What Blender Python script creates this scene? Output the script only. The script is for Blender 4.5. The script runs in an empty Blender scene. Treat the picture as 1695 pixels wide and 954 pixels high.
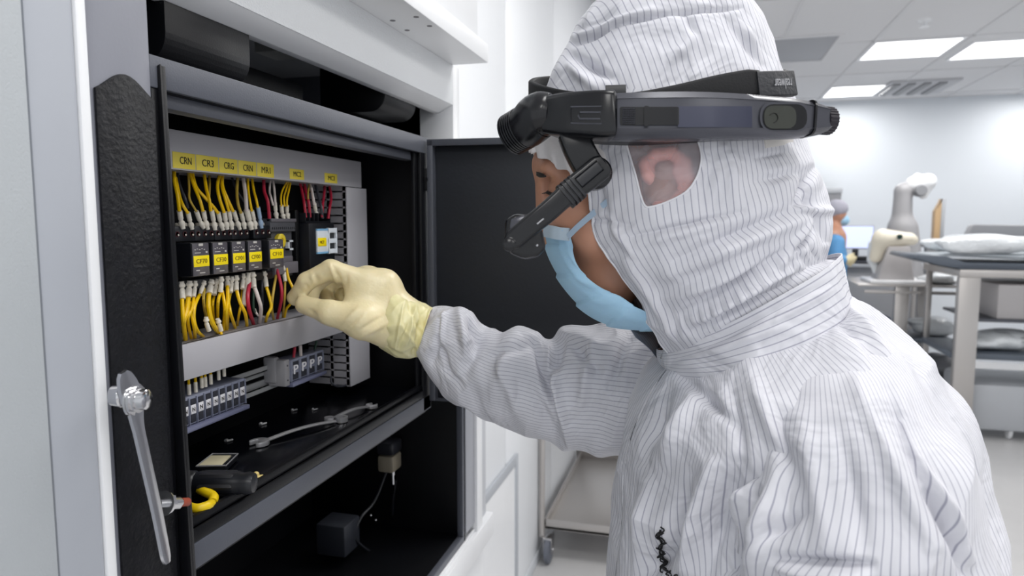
import bpy, bmesh, math, random
import numpy as np
from mathutils import Vector, Matrix
random.seed(7); np.random.seed(7)
S = bpy.context.scene
# ------------------------------------------------------------------ camera, world, lights, exposure
F_PX = 1150.0; CX, CY = 847.5, 477.0
YAW = math.radians(15.16); PITCH = math.radians(5.5)
CAM = np.array([.45, 0, 1.5])
FW = np.array([-math.sin(YAW)*math.cos(PITCH), math.cos(YAW)*math.cos(PITCH), -math.sin(PITCH)])
RT = np.array([math.cos(YAW), math.sin(YAW), 0.0]); UP = np.cross(RT, FW)
cd = bpy.data.cameras.new('camera'); cam = bpy.data.objects.new('camera', cd)
S.collection.objects.link(cam); S.camera = cam
cd.sensor_width = 36; cd.lens = 36*F_PX/1695; cd.clip_start = .02; cd.clip_end = 60
m = Matrix([list(RT), list(UP), list(-FW)]).transposed().to_4x4(); m.translation = Vector(CAM); cam.matrix_world = m
cd.dof.use_dof = True; cd.dof.focus_distance = .72; cd.dof.aperture_fstop = 7.5
S.view_settings.view_transform = 'Standard'; S.view_settings.look = 'None'
S.view_settings.gamma = 1; S.view_settings.use_curve_mapping = False; S.view_settings.exposure = 0.22
w = bpy.data.worlds.new('world'); S.world = w; w.use_nodes = True
w.node_tree.nodes['Background'].inputs[0].default_value = (.93, .96, 1, 1)
w.node_tree.nodes['Background'].inputs[1].default_value = 0.78

def area(name, loc, sx, sy, power, color=(1, .985, .96)):
    l = bpy.data.lights.new(name, 'AREA'); l.shape = 'RECTANGLE'; l.size = sx; l.size_y = sy; l.energy = power; l.color = color
    o = bpy.data.objects.new(name, l); S.collection.objects.link(o); o.location = loc; return o
CEIL = 2.8
# light comes from the recessed ceiling panels: one lamp right below each built panel
PANELS = [(1.93, 5.99), (2.62, 6.17), (1.93, 7.75), (3.75, 7.75),
          (.75, .45), (2.2, .45), (.75, 1.9), (2.2, 1.9), (.9, 3.6), (3.6, 2.4), (3.6, 5.0), (.75, -1.2), (2.2, -1.2)]
for i, (x, y) in enumerate(PANELS):
    area('panel_light', (x, y, CEIL-.03), .56, .56, (6.0 if i in (4, 5) else 8.5) if i > 3 else 10)

# ------------------------------------------------------------------ helpers
def ray(u, v): return FW + RT*((u-CX)/F_PX) - UP*((v-CY)/F_PX)
def PX(u, v, x): d = ray(u, v); return CAM + d*((x-CAM[0])/d[0])
def PY(u, v, y): d = ray(u, v); return CAM + d*((y-CAM[1])/d[1])
def PZ(u, v, z): d = ray(u, v); return CAM + d*((z-CAM[2])/d[2])
def PD(u, v, D): return CAM + ray(u, v)*D
def proj(P):
    q = P-CAM; D = q@FW
    return CX+F_PX*(q@RT)/D, CY-F_PX*(q@UP)/D

def srgb(c):
    if isinstance(c, str): c = [int(c[i:i+2], 16)/255 for i in (0, 2, 4)]
    return tuple((x/12.92 if x <= .04045 else ((x+.055)/1.055)**2.4) for x in c)
MATS = {}
def mat(name, col, rough=.5, metal=0., bump=0., bscale=60., spec=.5, alpha=1., emit=0., coat=0., var=0., sss=0., bdist=.002, vscale=8.):
    if name in MATS: return MATS[name]
    mm = bpy.data.materials.new(name); mm.use_nodes = True; nt = mm.node_tree; b = nt.nodes['Principled BSDF']
    c = srgb(col)
    b.inputs['Base Color'].default_value = (*c, 1); b.inputs['Roughness'].default_value = rough
    b.inputs['Metallic'].default_value = metal; b.inputs['Specular IOR Level'].default_value = spec
    b.inputs['Alpha'].default_value = alpha; b.inputs['Coat Weight'].default_value = coat
    if sss: b.inputs['Subsurface Weight'].default_value = sss; b.inputs['Subsurface Radius'].default_value = (.01, .006, .003); b.inputs['Subsurface Scale'].default_value = .6
    if emit: b.inputs['Emission Color'].default_value = (*c, 1); b.inputs['Emission Strength'].default_value = emit
    tc = nt.nodes.new('ShaderNodeTexCoord')
    if bump:
        n = nt.nodes.new('ShaderNodeTexNoise'); n.inputs['Scale'].default_value = bscale; n.inputs['Detail'].default_value = 3
        nt.links.new(tc.outputs['Object'], n.inputs['Vector'])
        bp = nt.nodes.new('ShaderNodeBump'); bp.inputs['Strength'].default_value = bump; bp.inputs['Distance'].default_value = bdist
        nt.links.new(n.outputs['Fac'], bp.inputs['Height']); nt.links.new(bp.outputs['Normal'], b.inputs['Normal'])
    if var:
        n = nt.nodes.new('ShaderNodeTexNoise'); n.inputs['Scale'].default_value = vscale; n.inputs['Detail'].default_value = 4
        nt.links.new(tc.outputs['Object'], n.inputs['Vector'])
        r = nt.nodes.new('ShaderNodeMapRange'); r.inputs['From Min'].default_value = .3; r.inputs['From Max'].default_value = .7
        r.inputs['To Min'].default_value = 1-var; r.inputs['To Max'].default_value = 1+var
        nt.links.new(n.outputs['Fac'], r.inputs['Value'])
        mx = nt.nodes.new('ShaderNodeVectorMath'); mx.operation = 'SCALE'; mx.inputs[0].default_value = c
        nt.links.new(r.outputs['Result'], mx.inputs['Scale']); nt.links.new(mx.outputs['Vector'], b.inputs['Base Color'])
    MATS[name] = mm; return mm

class G:
    def __init__(s): s.v = []; s.f = []; s.n = 0
    def add(s, V, F_):
        V = [tuple(map(float, p)) for p in V]; s.v += V; s.f += [tuple(i+s.n for i in f) for f in F_]; s.n += len(V); return s
    def box(s, a, b, bev=.0, M=None):
        a = np.minimum(np.array(a, float), b), np.maximum(np.array(a, float), b); a, b = a
        bm = bmesh.new(); bmesh.ops.create_cube(bm, size=1)
        for v in bm.verts: v.co = Vector([(a[i]+b[i])/2 + v.co[i]*(b[i]-a[i]) for i in range(3)])
        bev = min(bev, .45*float(min(b-a)))
        if bev > 0: bmesh.ops.bevel(bm, geom=bm.edges[:], offset=bev, segments=2, affect='EDGES', profile=.5)
        if M is not None: bmesh.ops.transform(bm, matrix=M, verts=bm.verts)
        s.bm(bm); return s
    def bm(s, bm):
        bm.verts.index_update(); s.add([v.co for v in bm.verts], [[v.index for v in f.verts] for f in bm.faces]); bm.free()
    def prism(s, pts, vec, bev=0.):
        bm = bmesh.new(); vs = [bm.verts.new(tuple(map(float, p))) for p in pts]; f = bm.faces.new(vs)
        r = bmesh.ops.extrude_face_region(bm, geom=[f])
        bmesh.ops.translate(bm, verts=[e for e in r['geom'] if isinstance(e, bmesh.types.BMVert)], vec=Vector(tuple(map(float, vec))))
        bmesh.ops.recalc_face_normals(bm, faces=bm.faces)
        if bev: bmesh.ops.bevel(bm, geom=bm.edges[:], offset=bev, segments=2, affect='EDGES', profile=.5)
        s.bm(bm); return s
    def sweep(s, pts, prof, up=None, closed=False, caps=True):
        """prof: list of (a,b) offsets or function(i,t) -> list ; frame by parallel transport"""
        P = np.array(pts, float); n = len(P)
        T = np.gradient(P, axis=0) if not closed else (np.roll(P, -1, 0)-np.roll(P, 1, 0))
        T /= np.linalg.norm(T, axis=1)[:, None]+1e-12
        if up is None:
            up0 = np.array([0, 0, 1.]) if abs(T[0][2]) < .9 else np.array([1., 0, 0])
        else: up0 = np.array(up, float)
        V = []; N = up0-T[0]*(up0@T[0]); N /= np.linalg.norm(N)
        for i in range(n):
            if up is not None: N = up0-T[i]*(up0@T[i])
            else: N = N-T[i]*(N@T[i])
            N = N/(np.linalg.norm(N)+1e-12); B = np.cross(T[i], N)
            pr = prof(i, i/(n-1)) if callable(prof) else prof
            for (a, b) in pr: V.append(P[i]+N*a+B*b)
        k = len(V)//n; Fc = []
        for i in range(n if closed else n-1):
            for j in range(k):
                a = i*k+j; b = i*k+(j+1) % k; i2 = (i+1) % n
                Fc.append((a, b, i2*k+(j+1) % k, i2*k+j))
        if caps and not closed: Fc.append(tuple(range(k-1, -1, -1))); Fc.append(tuple((n-1)*k+j for j in range(k)))
        return s.add(V, Fc)
    def tube(s, pts, r, seg=10, closed=False, caps=True):
        R = (lambda i: r[i]) if hasattr(r, '__len__') else (lambda i: r)
        return s.sweep(pts, lambda i, t: [(R(i)*math.cos(2*math.pi*j/seg), R(i)*math.sin(2*math.pi*j/seg)) for j in range(seg)], closed=closed, caps=caps)
    def cyl(s, a, b, r, r2=None, seg=20):
        a = np.array(a, float); b = np.array(b, float)
        return s.tube([a, b], [r, r if r2 is None else r2], seg)
    def lathe(s, a, d, prof, seg=24):
        """prof list of (dist along d, radius)"""
        a = np.array(a, float); d = np.array(d, float); d /= np.linalg.norm(d)
        up0 = np.array([0, 0, 1.]) if abs(d[2]) < .9 else np.array([1., 0, 0]); N = np.cross(d, up0); N /= np.linalg.norm(N); B = np.cross(d, N)
        V = []; Fc = []; k = seg
        for (t, r) in prof:
            for j in range(k): q = 2*math.pi*j/k; V.append(a+d*t+(N*math.cos(q)+B*math.sin(q))*max(r, 1e-5))
        for i in range(len(prof)-1):
            for j in range(k): Fc.append((i*k+j, i*k+(j+1) % k, (i+1)*k+(j+1) % k, (i+1)*k+j))
        Fc.append(tuple(range(k-1, -1, -1))); Fc.append(tuple((len(prof)-1)*k+j for j in range(k)))
        return s.add(V, Fc)
    def ball(s, c, r, seg=16):
        c = np.array(c, float); r = np.array(r, float)*np.ones(3); V = []; Fc = []; h = seg//2
        for i in range(h+1):
            t = math.pi*i/h
            for j in range(seg):
                q = 2*math.pi*j/seg; V.append(c+r*np.array([math.sin(t)*math.cos(q), math.sin(t)*math.sin(q), math.cos(t)]))
        for i in range(h):
            for j in range(seg): Fc.append((i*seg+j, i*seg+(j+1) % seg, (i+1)*seg+(j+1) % seg, (i+1)*seg+j))
        return s.add(V, Fc)

def spline(pts, n=8):
    P = np.array(pts, float)
    if len(P) < 3: return np.array([P[0]*(1-t)+P[-1]*t for t in np.linspace(0, 1, 4)])
    Q = np.vstack([2*P[0]-P[1], P, 2*P[-1]-P[-2]]); out = []
    for i in range(1, len(Q)-2):
        for t in np.linspace(0, 1, n, endpoint=False):
            a, b, c, d = Q[i-1], Q[i], Q[i+1], Q[i+2]
            out.append(.5*((2*b)+(-a+c)*t+(2*a-5*b+4*c-d)*t*t+(-a+3*b-3*c+d)*t**3))
    out.append(P[-1]); return np.array(out)

def wloc(o):
    l = Vector((0, 0, 0))
    while o is not None: l = l+o.location; o = o.parent
    return np.array(l)
def finish(me, smooth):
    if smooth:
        me.polygons.foreach_set('use_smooth', [True]*len(me.polygons))
        try: me.set_sharp_from_angle(angle=math.radians(smooth))
        except Exception: pass
def props(o, label, cat, group=None, kind=None):
    if label: o['label'] = label
    if cat: o['category'] = cat
    if group: o['group'] = group
    if kind: o['kind'] = kind
    return o
def obj(name, g, m_, parent=None, label=None, cat=None, group=None, kind=None, smooth=40, V=None, Fc=None, fix=True):
    V = np.array(g.v if V is None else V, float); Fc = g.f if Fc is None else Fc
    if parent is not None: base = wloc(parent); org = np.zeros(3)
    else:
        org = (V.min(0)+V.max(0))/2; org[2] = V[:, 2].min(); base = org
    me = bpy.data.meshes.new(name); me.from_pydata([tuple(p) for p in (V-base)], [], Fc)
    if fix:
        bm = bmesh.new(); bm.from_mesh(me); bmesh.ops.recalc_face_normals(bm, faces=bm.faces); bm.to_mesh(me); bm.free()
    me.update(); finish(me, smooth)
    me.materials.append(m_)
    o = bpy.data.objects.new(name, me); S.collection.objects.link(o)
    if parent is not None: o.parent = parent
    else: o.location = org
    return props(o, label, cat, group, kind)
def thing(name, label, cat, loc, group=None):
    o = bpy.data.objects.new(name, None); S.collection.objects.link(o); o.location = tuple(map(float, loc)); o.empty_display_size = .02
    return props(o, label, cat, group)
def text(s_, name, center, X, Y, h, m_, parent, width=None, depth=.00025, kindlabel=None):
    """flat lettering centred at center; X/Y unit directions of the writing; h cap height"""
    c = bpy.data.curves.new('lettering', 'FONT'); c.body = s_; c.align_x = 'CENTER'; c.align_y = 'CENTER'; c.extrude = .02; c.resolution_u = 3
    t = bpy.data.objects.new('tmp', c); S.collection.objects.link(t)
    dg = bpy.context.evaluated_depsgraph_get(); me = bpy.data.meshes.new_from_object(t.evaluated_get(dg))
    bpy.data.objects.remove(t); bpy.data.curves.remove(c)
    P = np.array([v.co[:] for v in me.vertices]); c0 = (P.min(0)+P.max(0))/2; e = P.max(0)-P.min(0)
    sy = h/max(e[1], 1e-6); sx = sy if width is None else width/e[0]
    X = np.array(X, float); Y = np.array(Y, float); Z = np.cross(X, Y)
    Q = [np.array(center)+X*(p[0]-c0[0])*sx+Y*(p[1]-c0[1])*sy+Z*(p[2]/.02)*depth for p in P]
    Fc = [tuple(p.vertices) for p in me.polygons]; bpy.data.meshes.remove(me)
    return obj(name, None, m_, parent, V=Q, Fc=Fc, smooth=0, label=kindlabel)

# implicit surfaces (smooth unions of tapered capsules and ellipsoids) turned into one continuous mesh
def sdf_mesh(prims, xs, ys, zs):
    D = np.full((len(xs), len(ys), len(zs)), .5, np.float32); mg = .05
    for p in prims:
        if p[0] == 'cap': a, b, r0, r1, k = [np.array(q, float) for q in p[1:6]]; lo = np.minimum(a-r0, b-r1); hi = np.maximum(a+r0, b+r1)
        else: c, R, k = np.array(p[1], float), np.array(p[2], float), p[3]; M_ = p[4] if len(p) > 4 else np.eye(3); rm = R.max(); lo = c-rm; hi = c+rm
        sl = [slice(np.searchsorted(A, lo[i]-mg), np.searchsorted(A, hi[i]+mg)) for i, A in enumerate((xs, ys, zs))]
        X, Y, Z = np.meshgrid(xs[sl[0]], ys[sl[1]], zs[sl[2]], indexing='ij')
        if X.size == 0: continue
        if p[0] == 'cap':
            ab = b-a; L = ab@ab+1e-12
            t = np.clip(((X-a[0])*ab[0]+(Y-a[1])*ab[1]+(Z-a[2])*ab[2])/L, 0, 1)
            d = np.sqrt((X-a[0]-t*ab[0])**2+(Y-a[1]-t*ab[1])**2+(Z-a[2]-t*ab[2])**2)-(r0+(r1-r0)*t)
        else:
            q = [(X-c[0])*M_[i][0]+(Y-c[1])*M_[i][1]+(Z-c[2])*M_[i][2] for i in range(3)]
            k0 = np.sqrt(sum((q[i]/R[i])**2 for i in range(3))); k1 = np.sqrt(sum((q[i]/R[i]**2)**2 for i in range(3)))+1e-9
            d = k0*(k0-1)/k1
        old = D[sl[0], sl[1], sl[2]]; k = float(k)
        if p[0] == 'sub':
            h = np.clip(.5-.5*(old+d)/k, 0, 1); D[sl[0], sl[1], sl[2]] = old*(1-h)-d*h+k*h*(1-h)
        else:
            h = np.clip(.5+.5*(old-d)/k, 0, 1); D[sl[0], sl[1], sl[2]] = old*(1-h)+d*h-k*h*(1-h)
    ins = D < 0
    nx, ny, nz = D.shape
    acc = np.zeros((nx-1, ny-1, nz-1, 3)); cnt = np.zeros((nx-1, ny-1, nz-1))
    G_ = np.stack(np.meshgrid(xs, ys, zs, indexing='ij'), -1)
    edges = {}
    for ax in range(3):
        s0 = [slice(None)]*3; s1 = [slice(None)]*3; s0[ax] = slice(0, -1); s1[ax] = slice(1, None); s0 = tuple(s0); s1 = tuple(s1)
        cr = ins[s0] != ins[s1]; idx = np.argwhere(cr); edges[ax] = (idx, ins[s0][cr])
        d0 = D[s0][cr]; d1 = D[s1][cr]; t = (d0/(d0-d1))[:, None]
        pt = G_[s0][cr]*(1-t)+G_[s1][cr]*t
        o = [a for a in range(3) if a != ax]
        for da in (0, -1):
            for db in (0, -1):
                c = idx.copy(); c[:, o[0]] += da; c[:, o[1]] += db
                ok = np.all((c >= 0) & (c < np.array([nx-1, ny-1, nz-1])), axis=1)
                np.add.at(acc, tuple(c[ok].T), pt[ok]); np.add.at(cnt, tuple(c[ok].T), 1)
    cells = np.argwhere(cnt > 0); ids = -np.ones(cnt.shape, int); ids[tuple(cells.T)] = np.arange(len(cells))
    V = acc[tuple(cells.T)]/cnt[tuple(cells.T)][:, None]; Fc = []
    for ax in range(3):
        idx, inn = edges[ax]; o = [(ax+1) % 3, (ax+2) % 3]
        q = []
        for (da, db) in ((-1, -1), (0, -1), (0, 0), (-1, 0)):
            c = idx.copy(); c[:, o[0]] += da; c[:, o[1]] += db; q.append(c)
        ok = np.all([np.all((c >= 0) & (c < np.array(cnt.shape)), axis=1) for c in q], axis=0)
        I = np.stack([ids[tuple(c[ok].T)] for c in q], 1); fl = inn[ok]
        I[~fl] = I[~fl][:, ::-1]
        Fc += [tuple(int(x) for x in r) for r in I if min(r) >= 0]
    return V, Fc
def rng(*segs):
    """segs: (start, step) ... end ; nonuniform axis"""
    out = []
    for i in range(len(segs)-1):
        a, st = segs[i]; b = segs[i+1][0]; out.append(np.arange(a, b, st))
    return np.concatenate(out)

# ------------------------------------------------------------------ materials
M_white = mat('white powder coat', 'f0f1f3', .35, bump=.06, bscale=900)
M_whitep = mat('white orange-peel paint', 'eef0f2', .28, bump=.55, bscale=420, bdist=.0016)
M_wall = mat('white clean room panel', 'eceef1', .45)
M_backwall = mat('pale wall paint', 'dfe4ea', .5)
M_ceil = mat('ceiling tile', 'e0e0e2', .8)
M_floor = mat('pale vinyl floor', 'd3d2d2', .25, var=.02)
M_greyp = mat('grey painted steel', '7d7f89', .42, bump=.05, bscale=300)
M_lgrey = mat('light grey painted panel', 'b4b9bd', .5, bump=.5, bscale=520, bdist=.0008)
M_lgrey2 = mat('smooth pale grey strip', 'adb1b9', .45)
M_black = mat('black powder coat', '07080d', .4, spec=.35, bump=.25, bscale=500, bdist=.0006)
M_blackin = mat('black cabinet interior', '020307', .5, spec=.25, bump=.1, bscale=300)
M_shelfb = mat('worn black shelf paint', '05060b', .2, bump=.08, bscale=60, var=.2)
M_dgrey = mat('charcoal powder coat', '555861', .42, bump=.35, bscale=520, bdist=.0006)
M_door = mat('dark grey door panel', '202329', .5, bump=.1, bscale=200, var=.05)
M_foam = mat('black ribbed sealing sheet', '0d0e13', .5, spec=.3, bump=.8, bscale=230, bdist=.0015, var=.3, vscale=60)
M_duct = mat('grey pvc', 'b9b8be', .45, var=.02)
M_duct2 = mat('grey pvc teeth', 'a5a4ab', .5)
M_chrome = mat('chromed steel', 'd4d4d6', .18, metal=1.)
M_steel = mat('brushed stainless steel', 'bdb9b6', .35, metal=.75)
M_yel = mat('yellow wire insulation', 'f2c500', .35)
M_yeld = mat('ochre wire insulation', 'b99c3a', .4)
M_red = mat('crimson wire insulation', 'b8243f', .35)
M_whi = mat('off white wire insulation', 'dcd2cd', .4)
M_gry = mat('dark grey wire insulation', '3b3d45', .4)
M_grn = mat('dark green wire insulation', '2c4a3c', .4)
M_ferr = mat('cream cable sleeve', 'ebe5d8', .45, var=.08, vscale=200)
M_ferb = mat('pale blue cable sleeve', 'a8c0dc', .45)
M_lab = mat('yellow label tape', 'f9e456', .45)
M_lab2 = mat('bright yellow sticker', 'ffe60a', .4)
M_ink = mat('black ink', '2a2417', .6)
M_ink2 = mat('brown ink', '6a5210', .6)
M_rel = mat('black relay plastic', '16181e', .35)
M_relf = mat('smoky relay front', '56535a', .25, coat=.3)
M_print = mat('pale print', 'c9c6c2', .5)
M_devg = mat('grey device plastic', '55565c', .45)
M_devg2 = mat('mid grey device plastic', '6f6c73', .45)
M_term = mat('bluish terminal cover', '8a8fa2', .25, coat=.4)
M_termb = mat('blue grey clear cover', '7a7e9a', .15, coat=.5)
M_termd = mat('terminal slot', '2c2e38', .5)
M_tag = mat('white marker tag', 'ecebf0', .5)
M_din = mat('zinc din rail', 'b0b2b4', .4, metal=.1)
M_clamp = mat('grey end clamp', 'a9a8ac', .45)
M_lblue = mat('light blue plastic', '7fb4dc', .4)
M_devw = mat('white device plastic', 'dfe6ee', .4)
M_redtip = mat('red brown rubber tip', 'a34a34', .5)
M_light = mat('light panel diffuser', 'ffffff', .6, emit=2.2)
M_dark = mat('dark gap', '0a0b0e', .7)
M_ear = mat('flushed skin', 'f4ab9f', .45, sss=.3)
M_tool = mat('satin tool steel', 'c9c9cd', .3, metal=.55)
M_skin = mat('tanned skin', 'c28f76', .45, sss=.15, var=.05, vscale=30)
M_hair = mat('short black hair', '23201f', .6, bump=.6, bscale=400)
M_mask = mat('light blue surgical mask', 'a9d2ec', .75, bump=.2, bscale=500, sss=.1)
M_maskw = mat('mask strap', 'b9cfe4', .7)
M_cap = mat('white bouffant cap', 'e0dcdc', .8, bump=.5, bscale=150)
M_glove = mat('cream latex glove', 'ebddb2', .38, sss=.15, bump=.5, bscale=45, bdist=.004)
M_glove2 = mat('yellow latex cuff', 'efe4ae', .38, sss=.15, bump=.3, bscale=90)
M_hsb = mat('black headset plastic', '0e0f13', .24)
M_hsg = mat('gunmetal headset plastic', '4e4f56', .24, metal=.3)
M_hsi = mat('indigo grey headset panel', '373a4c', .28, metal=.2)
M_hsl = mat('olive lens glass', '2d3028', .08, coat=1.)
M_strap = mat('black webbing', '0f1013', .75, bump=.15, bscale=600)
M_strapl = mat('dark grey leatherette', '2e2f33', .5, bump=.4, bscale=300)
M_logo = mat('silver print', 'a9a9ad', .5)
M_rub = mat('grey caster rubber', '6a6e78', .6)
M_gown = mat('blue isolation gown', '5f9cd0', .7, bump=.5, bscale=20, bdist=.01)
M_screen = mat('lit monitor screen', 'c3cbec', .4, emit=.8)
M_beige = mat('cream plastic', 'eee6d4', .4)
M_wood = mat('pale wooden board', 'd6b58c', .5)
M_slate = mat('slate blue grey plastic', '59616c', .4)
M_wrap = mat('crumpled clear wrap', 'e8ecef', .25, bump=1., bscale=14, bdist=.02, coat=.4)
M_bin = mat('translucent grey bin', 'b5b8bd', .35)
M_navy = mat('navy plastic', '243a66', .5)
M_mid = mat('mid grey plastic', '8e8f93', .5)

def fabric(name='striped clean room fabric', spacing=.0055, base='dadae0', line='a3a3b1', width=.10):
    mm = bpy.data.materials.new(name); mm.use_nodes = True; nt = mm.node_tree; b = nt.nodes['Principled BSDF']; L = nt.links.new
    b.inputs['Roughness'].default_value = .55; b.inputs['Specular IOR Level'].default_value = .3; b.inputs['Sheen Weight'].default_value = .15
    uv = nt.nodes.new('ShaderNodeUVMap'); sp = nt.nodes.new('ShaderNodeSeparateXYZ'); L(uv.outputs[0], sp.inputs[0])
    def math_(op, a, v=None):
        n = nt.nodes.new('ShaderNodeMath'); n.operation = op
        L(a, n.inputs[0])
        if v is not None: n.inputs[1].default_value = v
        return n.outputs[0]
    x = math_('DIVIDE', sp.outputs[0], spacing); x = math_('FRACT', x); x = math_('SUBTRACT', x, .5); x = math_('ABSOLUTE', x)
    r = nt.nodes.new('ShaderNodeMapRange'); r.inputs['From Min'].default_value = width*.35; r.inputs['From Max'].default_value = width
    r.inputs['To Min'].default_value = 0; r.inputs['To Max'].default_value = 1; L(x, r.inputs['Value'])
    mx = nt.nodes.new('ShaderNodeMixRGB'); mx.inputs[1].default_value = (*srgb(line), 1); mx.inputs[2].default_value = (*srgb(base), 1)
    L(r.outputs[0], mx.inputs[0]); L(mx.outputs[0], b.inputs['Base Color'])
    tc = nt.nodes.new('ShaderNodeTexCoord'); n = nt.nodes.new('ShaderNodeTexNoise'); n.inputs['Scale'].default_value = 11; n.inputs['Detail'].default_value = 3
    n.inputs['Distortion'].default_value = 1.6
    L(tc.outputs['Object'], n.inputs['Vector']); bp = nt.nodes.new('ShaderNodeBump'); bp.inputs['Strength'].default_value = .6; bp.inputs['Distance'].default_value = .02
    L(n.outputs[0], bp.inputs['Height']); L(bp.outputs[0], b.inputs['Normal'])
    return mm
M_fab = fabric()
M_fab2 = fabric('striped coverall fabric', .0068)
M_fabband = fabric('striped collar band fabric', .0075)
def hazy():
    mm = bpy.data.materials.new('sheer mesh window'); mm.use_nodes = True; nt = mm.node_tree; nt.nodes.clear(); L = nt.links.new
    o = nt.nodes.new('ShaderNodeOutputMaterial'); t = nt.nodes.new('ShaderNodeBsdfTransparent'); d = nt.nodes.new('ShaderNodeBsdfDiffuse')
    d.inputs[0].default_value = (*srgb('e4dde4'), 1); x = nt.nodes.new('ShaderNodeMixShader')
    tc = nt.nodes.new('ShaderNodeTexCoord'); n = nt.nodes.new('ShaderNodeTexNoise'); n.inputs['Scale'].default_value = 25; n.inputs['Detail'].default_value = 3; n.inputs['Distortion'].default_value = 1.5
    L(tc.outputs['Object'], n.inputs['Vector'])
    r = nt.nodes.new('ShaderNodeMapRange'); r.inputs['From Min'].default_value = .35; r.inputs['From Max'].default_value = .7; r.inputs['To Min'].default_value = .25; r.inputs['To Max'].default_value = .5
    L(n.outputs[0], r.inputs['Value']); L(r.outputs[0], x.inputs[0]); L(t.outputs[0], x.inputs[1]); L(d.outputs[0], x.inputs[2]); L(x.outputs[0], o.inputs[0])
    return mm
M_haze = hazy()
# ------------------------------------------------------------------ the room
WX = -.211
obj('floor', G().box((-3, -3, -.05), (9, 8.5, 0)), M_floor, kind='structure')
cg = G()
cg.box((-3, -3, CEIL), (9, 8.5, CEIL+.05))
obj('ceiling', cg, M_ceil, kind='structure')
tg = G()      # the thin T-bars of the suspended ceiling, on the grid of the light panels
for k in range(-3, 9): x = 1.63+.635*k; tg.box((x-.012, -3, CEIL-.006), (x+.012, 8.4, CEIL+.001))
for k in range(-6, 4): y = 5.69+1.2*k; tg.box((-3, y-.012, CEIL-.006), (9, y+.012, CEIL+.001))
obj('trim_1', tg, mat('ceiling grid', 'dadadc', .6), kind='structure')
obj('wall_back', G().box((-3, 8.4, 0), (9, 8.5, CEIL)), M_backwall, kind='structure')
wg = G()
ys = [1.42, 2.35, 3.16, 4.4, 5.6, 7.0, 8.4]
for a, b in zip(ys[:-1], ys[1:]): wg.box((WX-.06, a+.004, .05), (WX, b-.004, CEIL), .003)
wg.box((WX-.08, 1.42, 0), (WX-.02, 8.4, CEIL))
obj('wall_left', wg, M_wall, kind='structure')
obj('baseboard_left', G().box((WX-.02, 1.42, 0), (WX+.006, 8.4, .05), .002), mat('pale skirting', 'cfd2d6', .5), kind='structure')
# vent in the white wall panel
vt = PX(853, 750, WX); y1 = vt[1]; zt = vt[2]; y0 = 1.5
g = G(); g.box((WX, y0, .12), (WX+.012, y0+.03, zt), .001).box((WX, y1-.03, .12), (WX+.012, y1, zt), .001).box((WX, y0+.03, zt-.035), (WX+.012, y1-.03, zt), .001).box((WX, y0, .1), (WX+.012, y1, .13), .001)
vent = thing('vent_panel', 'white louvred vent panel low in the white wall beyond the electrical cabinet', 'vent', (WX, (y0+y1)/2, .1))
obj('vent_frame', g, mat('grey vent frame', 'b4b8be', .5), vent)
g = G()
for k in range(60):
    z = .14+k*(zt-.18)/60; g.box((WX+.001, y0+.03, z), (WX+.006, y1-.03, z+.007))
obj('louvre', g, M_white, vent)
# ceiling light panels
lbl = ['bright square ceiling light, the left one of the adjoining pair', 'bright square ceiling light, the right one of the adjoining pair',
       'smaller looking far ceiling light above the back wall, left of the air vent', 'ceiling light cut off by the right edge of the photo near the back wall']
for i, (x, y) in enumerate(PANELS):
    t = thing('ceiling_light', lbl[i] if i < 4 else 'square ceiling light panel out of view above the work area, ' + ['nearest the cabinet', 'second row right', 'third row left', 'third row right', 'behind the cabinet wall', 'at the far right', 'at the far right back', 'behind the camera left', 'behind the camera right'][i-4], 'ceiling light', (x, y, CEIL-.012), 'recessed ceiling lights' if i < 4 else 'ceiling lights above the work area')
    g = G().box((x-.3, y-.3, CEIL-.012), (x-.28, y+.3, CEIL+.001)).box((x+.28, y-.3, CEIL-.012), (x+.3, y+.3, CEIL+.001)).box((x-.28, y-.3, CEIL-.012), (x+.28, y-.28, CEIL+.001)).box((x-.28, y+.28, CEIL-.012), (x+.28, y+.3, CEIL+.001))
    obj('frame', g, M_white, t)
    obj('diffuser', G().box((x-.28, y-.28, CEIL-.008), (x+.28, y+.28, CEIL+.001)), M_light, t)
a = PZ(1285, 122, CEIL); b = PZ(1412, 72, CEIL)
t = thing('return_air_grille', 'flat grey square panel in the ceiling left of the lights', 'ceiling panel', (1.03, 5.75, CEIL-.01))
g = G().box((.72, 5.4, CEIL-.01), (1.36, 6.2, CEIL+.001), .002); obj('panel', g, mat('grey filter panel', 'a9abb0', .6), t)
g = G().box((.70, 5.38, CEIL-.014), (1.38, 5.41, CEIL)).box((.70, 6.19, CEIL-.014), (1.38, 6.22, CEIL)).box((.70, 5.411, CEIL-.014), (.73, 6.189, CEIL)).box((1.35, 5.411, CEIL-.014), (1.38, 6.189, CEIL)); obj('frame', g, M_ceil, t)
c = PZ(1515, 143, CEIL)
t = thing('air_diffuser', 'grey slatted air diffuser in the ceiling right of the far light', 'air vent', (c[0], c[1], CEIL-.02))
g = G().box((c[0]-.3, c[1]-.35, CEIL-.02), (c[0]+.3, c[1]+.35, CEIL), .005); obj('housing', g, mat('diffuser housing', 'c0c1c5', .6), t)
g = G()
for k in range(4): g.box((c[0]-.26+.13*k, c[1]-.3, CEIL-.035), (c[0]-.2+.13*k, c[1]+.3, CEIL-.018), .002)
obj('slat', g, M_mid, t)
c = PZ(1530, 38, CEIL-.02)
t = thing('sprinkler_head', 'small white sprinkler head on the ceiling in front of the light pair', 'sprinkler', (c[0], c[1], CEIL-.05))
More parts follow.
